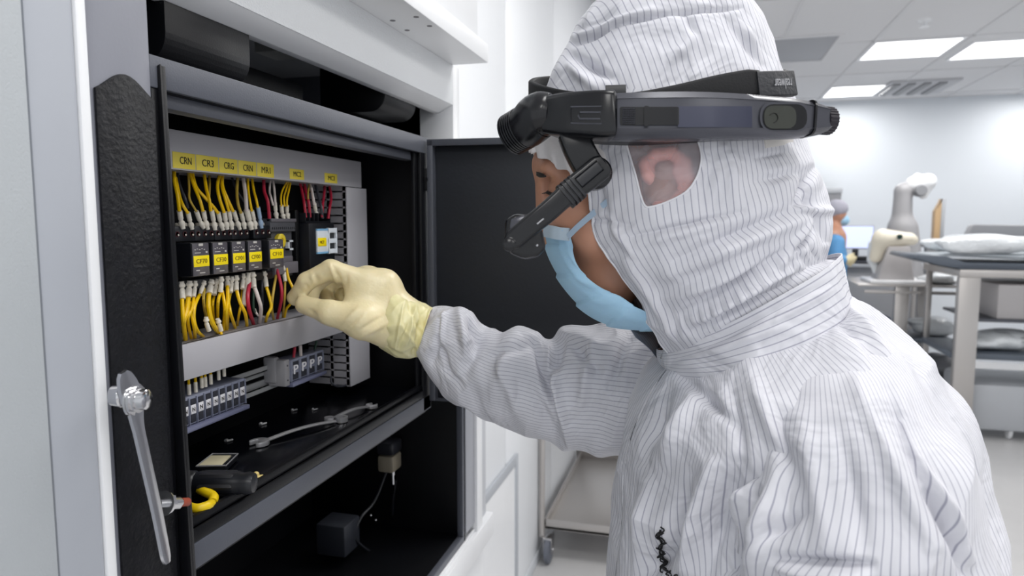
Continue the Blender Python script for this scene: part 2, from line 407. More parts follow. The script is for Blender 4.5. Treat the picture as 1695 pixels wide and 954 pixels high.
g = G().lathe((c[0], c[1], CEIL), (0, 0, -1), [(0, .045), (.008, .04), (.01, .012), (.04, .012), (.042, .03), (.048, .028)]); obj('head', g, M_white, t)

# ------------------------------------------------------------------ the electrical cabinet
ET = 'cabinet'
cab = thing('electrical_cabinet', 'large white and black electrical cabinet standing open, with an inner black wiring compartment', ET, (-.2, .85, 0))
def part(name, g, m_, parent=cab, label=None, smooth=40): return obj(name, g, m_, parent, label=label, smooth=smooth)
Y1 = 1.294; YL = .434
part('side_panel', G().box((-.6, .06, 0), (.004, PX(56, 300, .004)[1], 2.3), .002), M_lgrey, label='pale grey textured panel')
part('edge_strip', G().box((-.05, PX(57, 300, .002)[1], 0), (.002, .4235, 2.3), .002), M_lgrey2, label='smooth grey vertical strip')
part('edge_trim', G().box((-.05, .4240, 0), (.004, .4335, 2.3), .002), M_white, label='thin white vertical edge')
cp = part('corner_post', G().box((-.1, .4340, .7), (0, .4985, 1.80), .0015), M_greyp, label='grey painted post')
# black sealing sheet glued on the post, arched top
L0 = PX(152, 132, .001); L1 = PX(245, 138, .001); Lm = PX(200, 117, .001)
top = [np.array([.0005, y, z]) for y, z in zip(np.linspace(.439, .4985, 13), L0[2]-.006+.016*np.sin(np.linspace(.1, math.pi-.1, 13))**1.5)]
pts = [np.array([.0005, .439, .75])]+top+[np.array([.0005, .4985, .75])]
part('sealing_sheet', G().prism(pts, (.0025, 0, 0), .0006), M_foam, cab, 'black rough sealing sheet with arched top')
# white lintel
g = G(); g.box((-.06, .40, 1.724), (-.02, 1.30, 1.80), .0015); part('lintel', g, M_whitep)
g = G(); g.prism([(-.062, .40, 1.71), (-.049, .40, 1.71), (-.0205, .40, 1.7245), (-.062, .40, 1.7245)], (0, .9, 0), .0008); part('lintel_return', g, M_white)
g = G(); g.box((-.3, .3, 1.80), (.051, 1.30, 1.835), .002); up_ = part('upper_housing', g, M_white)
g = G(); g.box((-.3, .3, 1.835), (.040, 1.27, 2.3), .002)
part('upper_door', g, M_white)
g = G(); q0 = PX(742, 0, .041); g.box((.039, .5, 1.88), (.0415, q0[1]-.03, 2.2), .001); part('upper_window', g, mat('grey window pane', '9fa6ac', .15), cab)
for (u, v) in ((650, 34), (689, 28), (711, 43), (674, 50)):
    q = PZ(u, v, 1.80); part('screw_hole', G().cyl(q+np.array([0, 0, -.0004]), q+np.array([0, 0, .002]), .0042, seg=16), mat('screw hole grey', '77757a', .6), up_)
# right jamb, upper part (white) and lower frame strips
part('right_jamb', G().box((-.09, 1.298, .7), (-.02, 1.335, 1.80), .002).box((-.3, 1.30, .86), (-.09, 1.42, 2.8)), M_white)
JP = [PX(u, 800, 0)[1] for u in (770, 784, 793, 807)]
part('frame_strip', G().box((-.06, JP[0], .862), (0.002, JP[1], 1.19), .001), mat('satin grey strip', 'a4a6ad', .4), label='grey lower jamb strip')
part('frame_strip', G().box((-.06, JP[1], .80), (0.008, JP[2], 1.19), .002), M_white)
part('frame_strip', G().box((-.06, JP[2], .84), (-.004, JP[3], 1.19), .001), mat('pale satin strip', 'c4c6cb', .45), label='pale grey lower jamb strip')
part('sill', G().box((-.08, .4, .79), (.012, JP[3]+.01, .842), .003).box((-.002, .4, .8425), (.002, JP[2], .8485), .001).box((-.1, .4, 0), (-.01, JP[3], .79), .002), M_white, label='white sill below the lower opening')
# upper void
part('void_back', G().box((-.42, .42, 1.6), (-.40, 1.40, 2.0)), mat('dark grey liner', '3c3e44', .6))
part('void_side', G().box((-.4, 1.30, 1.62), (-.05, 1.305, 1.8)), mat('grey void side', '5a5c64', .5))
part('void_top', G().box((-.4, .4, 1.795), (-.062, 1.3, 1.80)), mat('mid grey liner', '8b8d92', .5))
part('void_top_bracket', G().box((-.25, 1.0, 1.77), (-.1, 1.06, 1.79), .002), mat('pale bracket', 'b9bbb9', .5), label='pale bracket')
def blower(ua, ub, vb, x, h):
    a = PX(ua, vb, x); b = PX(ub, vb, x); ya, yb = a[1], b[1]
    zb = a[2]; pr = []
    for k in range(9): q = math.pi/2*k/8; pr.append((x-.028+.028*math.cos(q), ya, zb+.028-.028*math.sin(q)))
    pr += [(x-.12, ya, zb), (x-.12, ya, zb+h), (x, ya, zb+h)]
    return G().prism(pr, (0, yb-ya, 0), .0006)
part('roller_housing', blower(276, 414, 102, -.05, .085), M_black, label='left black rounded housing above the inner lintel')
part('roller_housing', blower(638, 688, 184, -.06, .08), M_black, label='right black rounded housing above the inner lintel')
part('cable_tray', G().box((-.3, .93, 1.665), (-.13, 1.28, 1.672), .001), M_blackin)
part('void_box', G().box((-.35, .78, 1.655), (-.12, .93, 1.70), .003), M_blackin)
# inner black box: frame, lining
OY0, OY1, OZ0, OZ1 = .520, 1.082, 1.214, 1.613
fr = G()
fr.box((-.006, .498, OZ1), (0, 1.117, 1.640), .001)                    # lintel face
part('inner_frame', fr, M_dgrey, label='charcoal lintel face of the inner compartment')
g = G(); g.box((-.03, .4985, 1.600), (-.012, 1.09, 1.6125), .0008).box((-.3, .5065, 1.634), (-.006, 1.117, 1.640)); part('inner_frame_step', g, M_dgrey)
g = G(); g.box((-.014, .4985, 1.6126), (-.006, 1.09, 1.6200)); part('inner_frame_groove', g, M_black)
g = G(); g.box((-.006, 1.083, 1.175), (0, 1.1165, 1.614), .001).box((-.012, 1.070, 1.20), (-.006, 1.085, 1.614), .001); part('hinge_post', g, M_black)
g = G(); g.box((-.004, .515, 1.174), (0, 1.117, 1.199), .001); part('lip_face', g, M_dgrey, label='charcoal front lip under the tool shelf')
g = G(); g.box((-.004, .515, 1.1995), (-.0002, 1.1, 1.2125), .0015).box((-.010, .515, 1.2125), (-.004, 1.09, 1.222), .001).box((-.03, .515, 1.17), (-.004, 1.1, 1.199)); part('lip_groove', g, M_black)
part('shelf', G().box((-.40, .5065, 1.186), (-.010, 1.117, 1.2155), .001), M_shelfb, label='worn black floor of the inner compartment')
part('inner_back', G().box((-.178, .5, 1.2155), (-.170, 1.12, 1.634)), M_blackin)
part('inner_side', G().box((-.17, 1.086, 1.2155), (-.012, 1.09, 1.634)), M_blackin)
part('inner_side', G().box((-.17, .50, 1.2155), (-.012, .5065, 1.634)), M_blackin)
part('lower_back', G().box((-.36, .45, .7), (-.35, 1.31, 1.186)), M_blackin)
part('lower_side', G().box((-.35, Y1-.002, .80), (-.0, Y1+.002, 1.2), .0005), M_blackin)
part('lower_floor', G().box((-.35, .45, .8425), (-.0125, Y1-.003, .8615)), M_blackin)
part('lower_edge', G().box((-.012, .47, .8485), (.0, Y1-.004, .862), .001).box((-.012, Y1-.013, .862), (0, Y1-.003, 1.175), .001), M_dgrey, label='dark edge around the lower opening')
# folded sheet-metal flange on the left of the opening
FXe = PY(274, 130, .512)[0]; g = G()
fl = [(0.0, .5058), (.0, .5075), (.020, .5075), (.020, .5062)]
FXb = PY(322, 890, .512)[0]
g.prism([(-.004, .5060, 1.17), (FXb, .5060, 1.17), (FXe, .5060, 1.633), (-.004, .5060, 1.630)], (0, .002, 0), .0003); g.prism([(FXb-.0016, .5078, 1.17), (FXb, .5078, 1.17), (FXe, .5078, 1.632), (FXe-.0016, .5078, 1.632)], (0, .0045, 0), .0003)
part('door_flange', g, M_black, label='folded black sheet-metal flange with a worn edge')
g = G(); g.box((-.0, .5060, 1.0), (FXb-.001, .5078, 1.17), .0004); part('door_flange', g, M_black)
# lower left panel below flange
part('lower_post', G().box((-.02, .4987, .70), (-.0003, .522, 1.176), .001).box((-.02,.4987,1.176),(-.0003,.5060,1.612),.0005), M_black)
# small parts seen in the dark lower compartment
cyl_ = PX(643, 752, -.15)
t = thing('fluid_canister', 'small canister with a cream body and dark lid in the dark lower compartment', 'canister', PX(643, 778, -.15))
g = G().box((-.165, cyl_[1]-.022, PX(643, 778, -.15)[2]), (-.13, cyl_[1]+.022, PX(643, 750, -.15)[2]), .006); obj('body', g, mat('tan canister', '8c8474', .5), t)
g = G().box((-.167, cyl_[1]-.023, PX(643, 750, -.15)[2]), (-.128, cyl_[1]+.024, PX(643, 727, -.15)[2]), .008); obj('lid', g, mat('dark lid', '24252b', .3), t)
g = G().lathe(PX(650, 778, -.148), (0, 0, -1), [(0, .006), (.01, .006), (.011, .004), (.03, .004)]); obj('fitting', g, M_chrome, t)
g = G().cyl(PX(560, 960, -.15)*[1, 1, 0]+[0, 0, .85], PX(560, 960, -.15)*[1, 1, 0]+[0, 0, 1.186], .012)
t = obj('cable', G().tube(spline([PX(640, 780, -.15), PX(620, 830, -.16), PX(596, 860, -.17), PX(590, 895, -.17), PX(640, 920, -.14), PX(700, 880, -.10), PX(704, 888, -.095), PX(697, 915, -.09)]), .0028), M_rel, label='black looped cable hanging in the dark lower compartment', cat='cable')
obj('plug', G().cyl(PX(697, 915, -.09), PX(679, 949, -.085), .0042, .0042), M_whi, t, label='white cable end')
obj('cable', G().tube(spline([PX(660, 790, -.15), PX(672, 830, -.15), PX(690, 855, -.14), PX(720, 870, -.15)]), .003), M_rel, label='thin dark cable curving down right of the canister', cat='cable')
obj('cable', G().tube(spline([PX(655, 795, -.15), PX(650, 850, -.16), PX(668, 862, -.15), PX(700, 862, -.16)]), .003), M_rel, label='dark cable dropping straight below the canister', cat='cable')
c = PX(560, 885, -.2)
obj('junction_box', G().box(c-[.03, .03, .03], c+[.03, .03, .03], .004), mat('dark slate box', '23262e', .5), label='dark grey box left of the looped cable in the lower compartment', cat='junction box')
for (u, v, L_) in ((612, 853, 'upper left'), (620, 861, 'lower'), (629, 853, 'right')):
    obj('screw', G().lathe(PX(u, v, -.2), (1, 0, 0), [(0, .003), (.004, .004), (.006, .003)]), M_chrome, label=f'tiny bright screw in the lower compartment, {L_} one of the three', cat='screw', group='screws in the lower compartment')

# inner door opened towards the room
dr = thing('inner_door', 'dark grey steel inner door swung open behind the arm of the person in the striped suit', 'door', (0.006, 1.112, 1.18))
ang = math.radians(86)   # direction of the leaf
dx = np.array([math.sin(ang), math.cos(ang)*0+0.02, 0]); dx = np.array([.998, .06, 0]); dx /= np.linalg.norm(dx); dn = np.array([-dx[1], dx[0], 0])
zt = PY(720, 232, 1.112)[2]; zb = PY(740, 662, 1.112)[2]; o0 = np.array([.004, 1.112, 0]); W = .50
def dbox(s0, s1, n0, n1, z0, z1, bev=.0008):
    Mx = Matrix([[dx[0], dn[0], 0, o0[0]], [dx[1], dn[1], 0, o0[1]], [0, 0, 1, 0], [0, 0, 0, 1]])
    return ((s0, n0, z0), (s1, n1, z1), bev, Mx)
g = G(); g.box(*dbox(0, W, .004, .006, zb, zt)); obj('door_panel', g, M_door, dr)
g = G(); g.box(*dbox(0, W, -.014, .004, zt-.0012, zt)); g.box(*dbox(0, W, -.014, -.0125, zt-.011, zt)); g.box(*dbox(0, .010, -.014, .004, zb, zt-.0015)); g.box(*dbox(0, W, -.014, .004, zb, zb+.0015)); g.box(*dbox(W-.01, W, -.014, .004, zb, zt-.0015))
obj('door_rim', g, mat('slate rim', '4a4d55', .4, bump=.2, bscale=400), dr)
for z in (1.57, 1.27):
    h = obj('hinge', G().cyl((.006, 1.106, z-.02), (.006, 1.106, z+.02), .0045).box((-.004, 1.100, z-.018), (.004, 1.112, z+.018), .001), M_black, dr)
    obj('screw', G().lathe((.0045, 1.096, z), (1, 0, 0), [(0, .003), (.0015, .003), (.002, .002)]), M_black, h)

# latch lever and bolts on the left
t = thing('latch_lever', 'long chrome latch lever with a washered pivot bolt on the black left post', 'lever', PX(275, 935, .03))
P0 = PX(203, 616, .0262); P1 = PX(221, 668, .0262); P2 = PX(230, 715, .028); P3 = PX(258, 840, .032); P4 = PX(276, 932, .034)
pth = spline([P0, P1, P2, P3, P4], 10); n = len(pth)
def pr(i, t_):
    w_ = np.interp(t_, [0, .03, .1, .2, .32, .5, .97, 1], [.0030, .0062, .0085, .0095, .0070, .0046, .0040, .0025]); h_ = .0016
    return [(h_, -w_), (h_*1.4, 0), (h_, w_), (-h_, w_), (-h_, -w_)]
obj('arm', G().sweep(pth, pr, up=(1, 0, 0)), M_chrome, t)
bc = PX(229, 662, .030)
b_ = obj('pivot_bolt', G().lathe(bc-np.array([.004, 0, 0]), (1, .25, 0), [(0, .0125), (.002, .0125), (.0021, .0105), (.0045, .0105), (.0046, .0085), (.010, .0080), (.0115, .006), (.012, .001)]), M_chrome, t)
obj('washer', G().lathe(bc-np.array([.006, 0, 0]), (1, .25, 0), [(0, .0135), (.0018, .0135)]), M_chrome, b_)
obj('spacer', G().lathe(PX(188, 655, .012), (1, .2, 0), [(0, .008), (.008, .0095), (.010, .008), (.012, .004)]), M_chrome, t)
t = thing('threaded_stud', 'zinc stud with hex nut and red-brown rubber tip beside the latch lever', 'bolt', PX(290, 845, .01))
a = PX(262, 834, .014); d = PX(312, 831, .014)-a; d /= np.linalg.norm(d)
obj('shaft', G().cyl(a, PX(300, 832, .014), .0036), M_chrome, t)
obj('washer', G().lathe(PX(270, 834, .014), d, [(0, .0108), (.0012, .0108)]), M_chrome, t)
obj('nut', G().lathe(PX(273, 834, .014), d, [(0, .0074), (.0005, .0082), (.006, .0082), (.0065, .0074)], 6).lathe(PX(281, 834, .014), d, [(0, .0060), (.009, .0060)], 16), M_chrome, t)
obj('rubber_tip', G().lathe(PX(299, 832, .014), d, [(0, .0038), (.009, .0038), (.0105, .0028), (.011, .0005)]), M_redtip, t)

# ------------------------------------------------------------------ wiring
XD = -.09
def vduct(): pass
def trunk_h(y0, y1, z0, z1, x0, x1, nm, label, slots_down):
    t = thing(nm, label, 'cable trunking', ((x0+x1)/2, (y0+y1)/2, z0))
    obj('cover', G().box((x1-.0025, y0, z0), (x1, y1, z1), .0008).box((x0, y0, z1-.0025 if slots_down else z0), (x1-.0025, y1, z1 if slots_down else z0+.0025)), M_duct, t)
    g = G(); p = .0063; n_ = int((y1-y0)/p); zz = z0 if slots_down else z1
    for k in range(n_):
        y = y0+k*p; g.box((x0, y+.0006, zz if slots_down else zz-.0022), (x1-.0030, y+p-.0010, zz+.0022 if slots_down else zz))
    g.box((x1-.007, y0, zz if slots_down else zz-.0022), (x1-.003, y1, zz+.0022 if slots_down else zz))
    g.box((x0, y0, z0), (x0+.002, y1, z1))
    obj('slotted_side', g, M_duct2, t)
    return t
UZ0, UZ1 = 1.5545, 1.5965
trunk_h(.53, 1.048, UZ0, UZ1, -.150, XD, 'cable_trunking', 'upper horizontal grey cable trunking with yellow labels', True)
trunk_h(.53, 1.006, 1.326, 1.366, -.150, XD+.0001, 'cable_trunking', 'lower horizontal grey cable trunking below the relays', False)
VY0 = .998; VY1 = 1.065; VZ0, VZ1 = 1.233, 1.5535
t = thing('cable_trunking', 'vertical grey cable trunking at the right end of the wiring', 'cable trunking', (-.12, 1.03, VZ0))
obj('cover', G().box((XD-.0025, VY0-.001, VZ0), (XD, VY1, 1.324), .0008).box((XD-.0025, 1.0075, 1.3235), (XD, VY1, 1.3685), .0008).box((XD-.0025, VY0-.001, 1.368), (XD, VY1, VZ1), .0008).box((-.168, VY1-.002, VZ0), (XD-.0025, VY1, VZ1)), M_duct, t)
g = G(); z = VZ0; p = .0125
while z < VZ1-.004:
    g.box((-.166, VY0, z+.0022), (-.0925, VY0+.002, z+p-.0004)); g.box((-.098, VY0, z), (-.0925, VY0+.002, z+p)); g.box((-.126, VY0, z), (-.121, VY0+.002, z+p)); z += p
obj('slotted_side', g, M_duct2, t)
obj('cable', G().tube(spline([PX(548, 624, -.11), PX(549, 634, -.105), PX(560, 640, -.10), PX(574, 637, -.10), PX(577, 628, -.105)]), .0018), M_gry, label='small grey cable loop below the vertical trunking', cat='cable')
# yellow labels
tapes = [('CRN', 285, 323, 268), ('CR3', 324, 361, 272), ('CRG', 362, 393, 277), ('CRN', 394, 424, 281), ('MR1', 425, 453, 284), ('MC2', 479, 503, 291), ('MC3', 537, 558, 298)]
names = ['first yellow label from the left, CRN, on the upper trunking', 'yellow label reading CR3 on the upper trunking', 'yellow label reading CRG on the upper trunking', 'second yellow CRN label, between CRG and MR1', 'yellow label reading MR1 on the upper trunking', 'yellow label reading MC2 standing alone on the upper trunking', 'rightmost yellow label, MC3, on the upper trunking']
for (s_, ua, ub, vc), nm in zip(tapes, names):
    a = PX(ua, vc, XD); b = PX(ub, vc, XD); zc = UZ0+.0105 if s_[0:2] != 'MC' else UZ0+.010; hh = .0088 if s_[:2] != 'MC' else .0072
    y0_, y1_ = a[1]+.0004, b[1]-.0002; cz = zc
    o = obj('label_tape', G().box((XD, y0_, cz-hh), (XD+.0005, y1_, cz+hh*.95), .0002), M_lab, label=nm, cat='label', group='yellow name labels')
    text(s_, 'lettering', (XD+.0006, (y0_+y1_)/2+(.002 if ua == 285 else .0005), cz), (0, 1, 0), (0, 0, 1), .0078 if s_[:2] != 'MC' else .0068, M_ink, o, width=(y1_-y0_)*.52)

# relays with sockets
rel = [('CF70', 318, 347), ('CF30', 352, 378), ('CF01', 384, 407), ('CF00', 411, 434), ('CF10', 446, 470)]
XR = -.080; XS = -.103
for i, (s_, ua, ub) in enumerate(rel):
    y0_ = PX(ua, 430, XR)[1]; y1_ = PX(ub, 425, XR)[1]; zc = 1.4575
    sk = thing('relay_socket', f'black screw terminal socket carrying the relay labelled {s_}', 'relay socket', (-.13, (y0_+y1_)/2, 1.425), 'relay sockets')
    ys0 = y0_-.004; ys1 = y1_+.002
    obj('body', G().box((-.166, ys0, 1.430), (-.118, ys1, 1.494), .001).box((-.166, ys0, 1.4775), (XS+.004, ys1, 1.4945), .001).box((-.166, ys0, 1.424), (XS+.004, ys1, 1.4345), .001), M_rel, sk)
    g = G(); n_ = 3
    for k in range(n_):
        yy = ys0+(k+.5)*(ys1-ys0)/n_; g.lathe((XS+.0038, yy, 1.4858), (1, 0, 0), [(0, .0032), (.0006, .0032), (.0006, .0024), (.0002, .0024)], 12)
    obj('terminal', g, mat('dark red terminal hole', '4a1c22', .5), sk)
    g = G()
    for k in range(n_):
        yy = ys0+(k+.5)*(ys1-ys0)/n_; g.lathe((XS+.0045, yy+.001, 1.4848), (1, 0, 0), [(0, .0012), (.0005, .001)], 8)
        g.lathe((-.108, yy, 1.4945), (0, 0, 1), [(0, .0028), (.003, .0028), (.0035, .0018)], 10)
    obj('screw', g, M_ferr, sk)
    for k in range(n_+1):
        pass
    r = thing('relay', f'black plug-in relay with bright yellow sticker reading {s_}', 'relay', (-.09, (y0_+y1_)/2, 1.436), 'relays')
    g = G().box((-.118, y0_, 1.4395), (XR-.001, y1_, 1.4765), .0012); obj('case', g, M_rel, r)
    g = G().box((XR-.001, y0_+.001, 1.4402), (XR, y1_-.0008, 1.4757), .0005); obj('front', g, M_relf, r)
    g = G(); ym = (y0_+y1_)/2; wd = y1_-y0_
    g.box((XR, ym-.0035, 1.4728), (XR+.0006, ym+.0035, 1.4755), .0002)
    for k in range(5): g.box((XR, y0_+.15*wd+k*wd*.13, 1.4685+.0008*(k % 2)), (XR+.0002, y0_+.15*wd+k*wd*.13+wd*.07, 1.4693+.0008*(k % 2)))
    g.box((XR, y0_+.16*wd, 1.4650), (XR+.0002, ym, 1.4658)); g.box((XR, y1_-.22*wd, 1.4648), (XR+.0002, y1_-.12*wd, 1.4668))
    g.box((XR, y0_+.2*wd, 1.4457), (XR+.0002, ym-.1*wd, 1.4467)); g.box((XR, ym-.1*wd, 1.4428), (XR+.0002, ym+.2*wd, 1.4437))
    obj('print', g, M_print, r)
    zl = 1.4563 if i < 4 else 1.4580
    st = obj('sticker', G().box((XR, y0_+.0018, zl-.0062), (XR+.0006, y1_-.0014, zl+.0060), .0004), M_lab2, r)
    text(s_, 'lettering', (XR+.0007, ym+.0003, zl), (0, 1, 0), (0, 0, 1), .0048, M_ink2, st, width=wd*.62)
# base row under the relays / extra dark sockets on the left edge
# motor contactor (grey) and black contactor
YA, YB = PX(449, 420, -.098)[1], PX(490, 410, -.098)[1]
t = thing('motor_starter', 'grey motor starter with a yellow dial, behind the relay labelled CF10', 'contactor', (-.13, (YA+YB)/2, 1.425))
obj('body', G().box((-.166, YA, 1.424), (-.104, YB, 1.500), .0015).box((-.166, YA, 1.486), (-.098, YB, 1.5035), .001), M_devg, t)
obj('upper_ledge', G().box((-.104, YA, 1.4990), (-.096, YB, 1.5035), .0008), M_devg2, t)
g = G()
for k in range(12): yy = YA+.004+k*(YB-YA-.008)/11; g.box((-.0982, yy, 1.489), (-.0976, yy+.0012, 1.492))
for k in range(4): yy = YA+.004+k*(YB-YA)/4; g.box((-.13, yy, 1.5035), (-.1, yy+.0025, 1.512), .0005)
obj('comb', g, M_rel, t)
dc = PX(467, 399, -.098)
obj('dial', G().lathe((-.1035, dc[1], dc[2]), (1, 0, 0), [(0, .0098), (.005, .0098), (.006, .0085), (.0062, .004), (.004, .0035)], 16), mat('yellow dial', 'eed63a', .4), t)
wc = PX(482, 406, -.098)
obj('slider_window', G().box((-.1035, wc[1]-.0058, wc[2]-.0068), (-.0985, wc[1]-.0028, wc[2]+.0068)).box((-.1035, wc[1]-.0058, wc[2]-.0068), (-.0985, wc[1]+.0058, wc[2]-.0042)).box((-.1035, wc[1]-.0058, wc[2]+.0045), (-.0985, wc[1]+.0058, wc[2]+.0068)), M_devw, t)
obj('lower_comb', G().box((-.104, YA+.006, 1.428), (-.097, YB+.003, 1.444), .001).box((-.104, YA+.01, 1.444), (-.1, YB-.005, 1.452), .001), M_devg2, t)
YC, YD = PX(517, 400, -.082)[1], PX(558, 400, -.082)[1]
t = thing('contactor', 'black contactor with a pale blue and white front and yellow MC7 sticker', 'contactor', (-.12, (YC+YD)/2, 1.42))
obj('body', G().box((-.166, YC-.001, 1.424), (-.086, YD, 1.497), .0015), M_rel, t)
obj('terminal_row', G().box((-.15, YC, 1.497), (-.092, YD, 1.500)).box((-.15, YC, 1.5), (-.092, YC+.0025, 1.512), .0005).box((-.15, YC+.011, 1.5), (-.092, YC+.0135, 1.512), .0005).box((-.15, YC+.023, 1.5), (-.092, YC+.0255, 1.512), .0005).box((-.15, YC+.034, 1.5), (-.092, YC+.0365, 1.512), .0005).box((-.15, YD-.0025, 1.5), (-.092, YD, 1.512), .0005), M_rel, t)
za = PX(524, 421, -.084)[2]; zb_ = PX(524, 379, -.084)[2]; ym = PX(543, 400, -.084)[1]; yl = PX(525, 400, -.084)[1]; yr = PX(557, 400, -.084)[1]
fp = obj('front_plate', G().box((-.0862, yl, za+.002), (-.0835, ym, zb_-.002), .0006), M_devw, t)
obj('blue_band', G().box((-.0862, yl, zb_-.003), (-.0833, ym, zb_), .0004).box((-.0862, yl, za), (-.0833, ym, za+.003), .0004), M_lblue, fp)
g = G(); zq = np.linspace(za-.001, zb_+.001, 6)
g.box((-.0862, ym, zq[0]), (-.0825, ym+.003, zq[5]), .0004).box((-.0862, yr-.003, zq[0]), (-.0825, yr, zq[5]), .0004)
for a_, b_ in ((0, 1), (2, 3), (4, 5)): g.box((-.0862, ym, zq[a_]+.0005), (-.0826, yr, zq[b_]-.0005), .0003)
obj('window_block', g, M_devw, t)
st = obj('sticker', G().box((-.0836, PX(526, 400, -.0835)[1], PX(530, 408, -.0835)[2]), (-.0830, PX(540, 400, -.0835)[1], PX(530, 394, -.0835)[2]), .0003), M_lab2, t)
text('MC7', 'lettering', (-.0828, PX(533, 401, -.083)[1], PX(533, 401, -.083)[2]), (0, 1, 0), (0, 0, 1), .0042, M_ink2, st, width=.011)
obj('side_block', G().box((-.166, YB+.004, 1.424), (-.100, YC-.003, 1.516), .002), M_blackin, label='tall black spacer block between the grey and the black contactor', cat='device')

# wires : (colour, radius, [(u,v)...], ferrule or None, x at start, x at end, text)
cm = {'y': (M_yel, 'yellow'), 'o': (M_yeld, 'ochre'), 'r': (M_red, 'crimson'), 'w': (M_whi, 'off-white'), 'g': (M_gry, 'dark grey'), 'n': (M_grn, 'dark green')}
up_w = [
 ('g', .0016, [(292, 280), (297, 305), (306, 328), (311, 345)], None, 'behind the first yellow wire from the left'),
 ('y', .0020, [(288, 276), (289, 300), (294, 325), (297, 350)], [(297, 349), (299, 362), (303, 379)], 'leftmost'),
 ('y', .0017, [(291, 300), (297, 324), (303, 340), (311, 353)], [(311, 352), (314, 365), (318, 380)], 'second from the left, branching off the first'),
 ('o', .0012, [(311, 284), (313, 310), (314, 330), (325, 350)], [(325, 350), (330, 364), (337, 378)], 'thin one left of the crossing pair'),
 ('y', .0018, [(311, 282), (322, 310), (331, 332), (336, 350)], [(337, 350), (339, 362), (344, 380)], 'straight one of the pair under the CR3 label'),
 ('o', .0013, [(346, 286), (347, 305), (346, 330)], None, 'short one hidden behind the crossing yellow wires'),
 ('y', .0018, [(317, 282), (324, 308), (340, 328), (352, 341), (361, 353)], [(361, 352), (364, 365), (369, 381)], 'long diagonal one crossing its neighbours'),
 ('y', .0019, [(337, 284), (341, 310), (346, 330), (349, 350)], [(350, 348), (353, 364), (356, 381)], 'nearly upright one under the CR3 label'),
 ('y', .0019, [(367, 286), (360, 305), (363, 328), (371, 352)], [(371, 351), (373, 364), (376, 380)], 'left one of the three fanning out under the CRG label'),
 ('y', .0016, [(368, 286), (367, 308), (373, 330), (379, 350)], [(379, 350), (381, 362), (384, 380)], 'middle one of the three fanning out under the CRG label'),
 ('y', .0018, [(370, 286), (368, 306), (376, 328), (386, 350)], [(387, 350), (391, 363), (397, 380)], 'right one of the three fanning out under the CRG label'),
 ('g', .0015, [(381, 288), (390, 312), (404, 334)], None, 'slanting behind the thick white wire'),
 ('o', .0018, [(394, 290), (392, 318), (394, 338), (399, 353)], [(399, 352), (402, 364), (405, 379)], 'left of the thick white wire'),
 ('y', .0015, [(410, 291), (411, 315), (414, 335), (417, 350)], [(417, 349), (420, 362), (423, 379)], 'just right of the thick white wire'),
 ('w', .0024, [(401, 290), (405, 312), (407, 330), (408, 350)], [(408, 348), (412, 363), (416, 380)], 'thick one under the second CRN label'),
 ('y', .0016, [(416, 292), (420, 315), (424, 330), (427, 344)], [(427, 343), (430, 360), (433, 378)], 'one ending in a pale blue sleeve'),
 ('r', .0021, [(437, 294), (437, 315), (443, 333), (446, 362)], None, 'leftmost red one above the grey motor starter'),
 ('w', .0014, [(449, 294), (446, 315), (449, 328), (452, 340)], None, 'left one of the white pair above the grey motor starter'),
 ('w', .0016, [(451, 294), (454, 315), (455, 328), (456, 340)], [(455, 336), (456, 348), (458, 362)], 'right one of the white pair above the grey motor starter'),
 ('y', .0012, [(480, 297), (468, 314), (465, 328), (466, 342)], [(466, 340), (467, 352), (470, 362)], 'left one of the three under the MC2 label'),
 ('y', .0012, [(481, 297), (473, 316), (470, 328), (471, 342)], None, 'middle one of the three under the MC2 label'),
 ('y', .0013, [(483, 297), (478, 316), (475, 330), (475, 342)], [(475, 340), (475, 350), (477, 362)], 'right one of the three under the MC2 label'),
 ('r', .0020, [(495, 299), (501, 322), (504, 340), (506, 360)], None, 'left one of the red pair above the black contactor'),
 ('r', .0022, [(502, 299), (507, 320), (511, 336), (513, 360)], None, 'right one of the red pair above the black contactor'),
 ('o', .0012, [(513, 301), (510, 318), (510, 330)], None, 'short one between red and white above the black contactor'),
 ('w', .0020, [(511, 299), (517, 320), (520, 340)], [(520, 336), (522, 348), (525, 360)], 'one above the black contactor'),
 ('g', .0022, [(520, 300), (527, 325), (532, 345), (534, 362)], None, 'one above the black contactor'),
 ('r', .0020, [(538, 306), (536, 325), (534, 340), (533, 360)], None, 'bowed left one beside the slotted vertical trunking'),
 ('r', .0021, [(544, 306), (548, 325), (546, 342), (543, 362)], None, 'rightmost red one beside the slotted vertical trunking'),
]
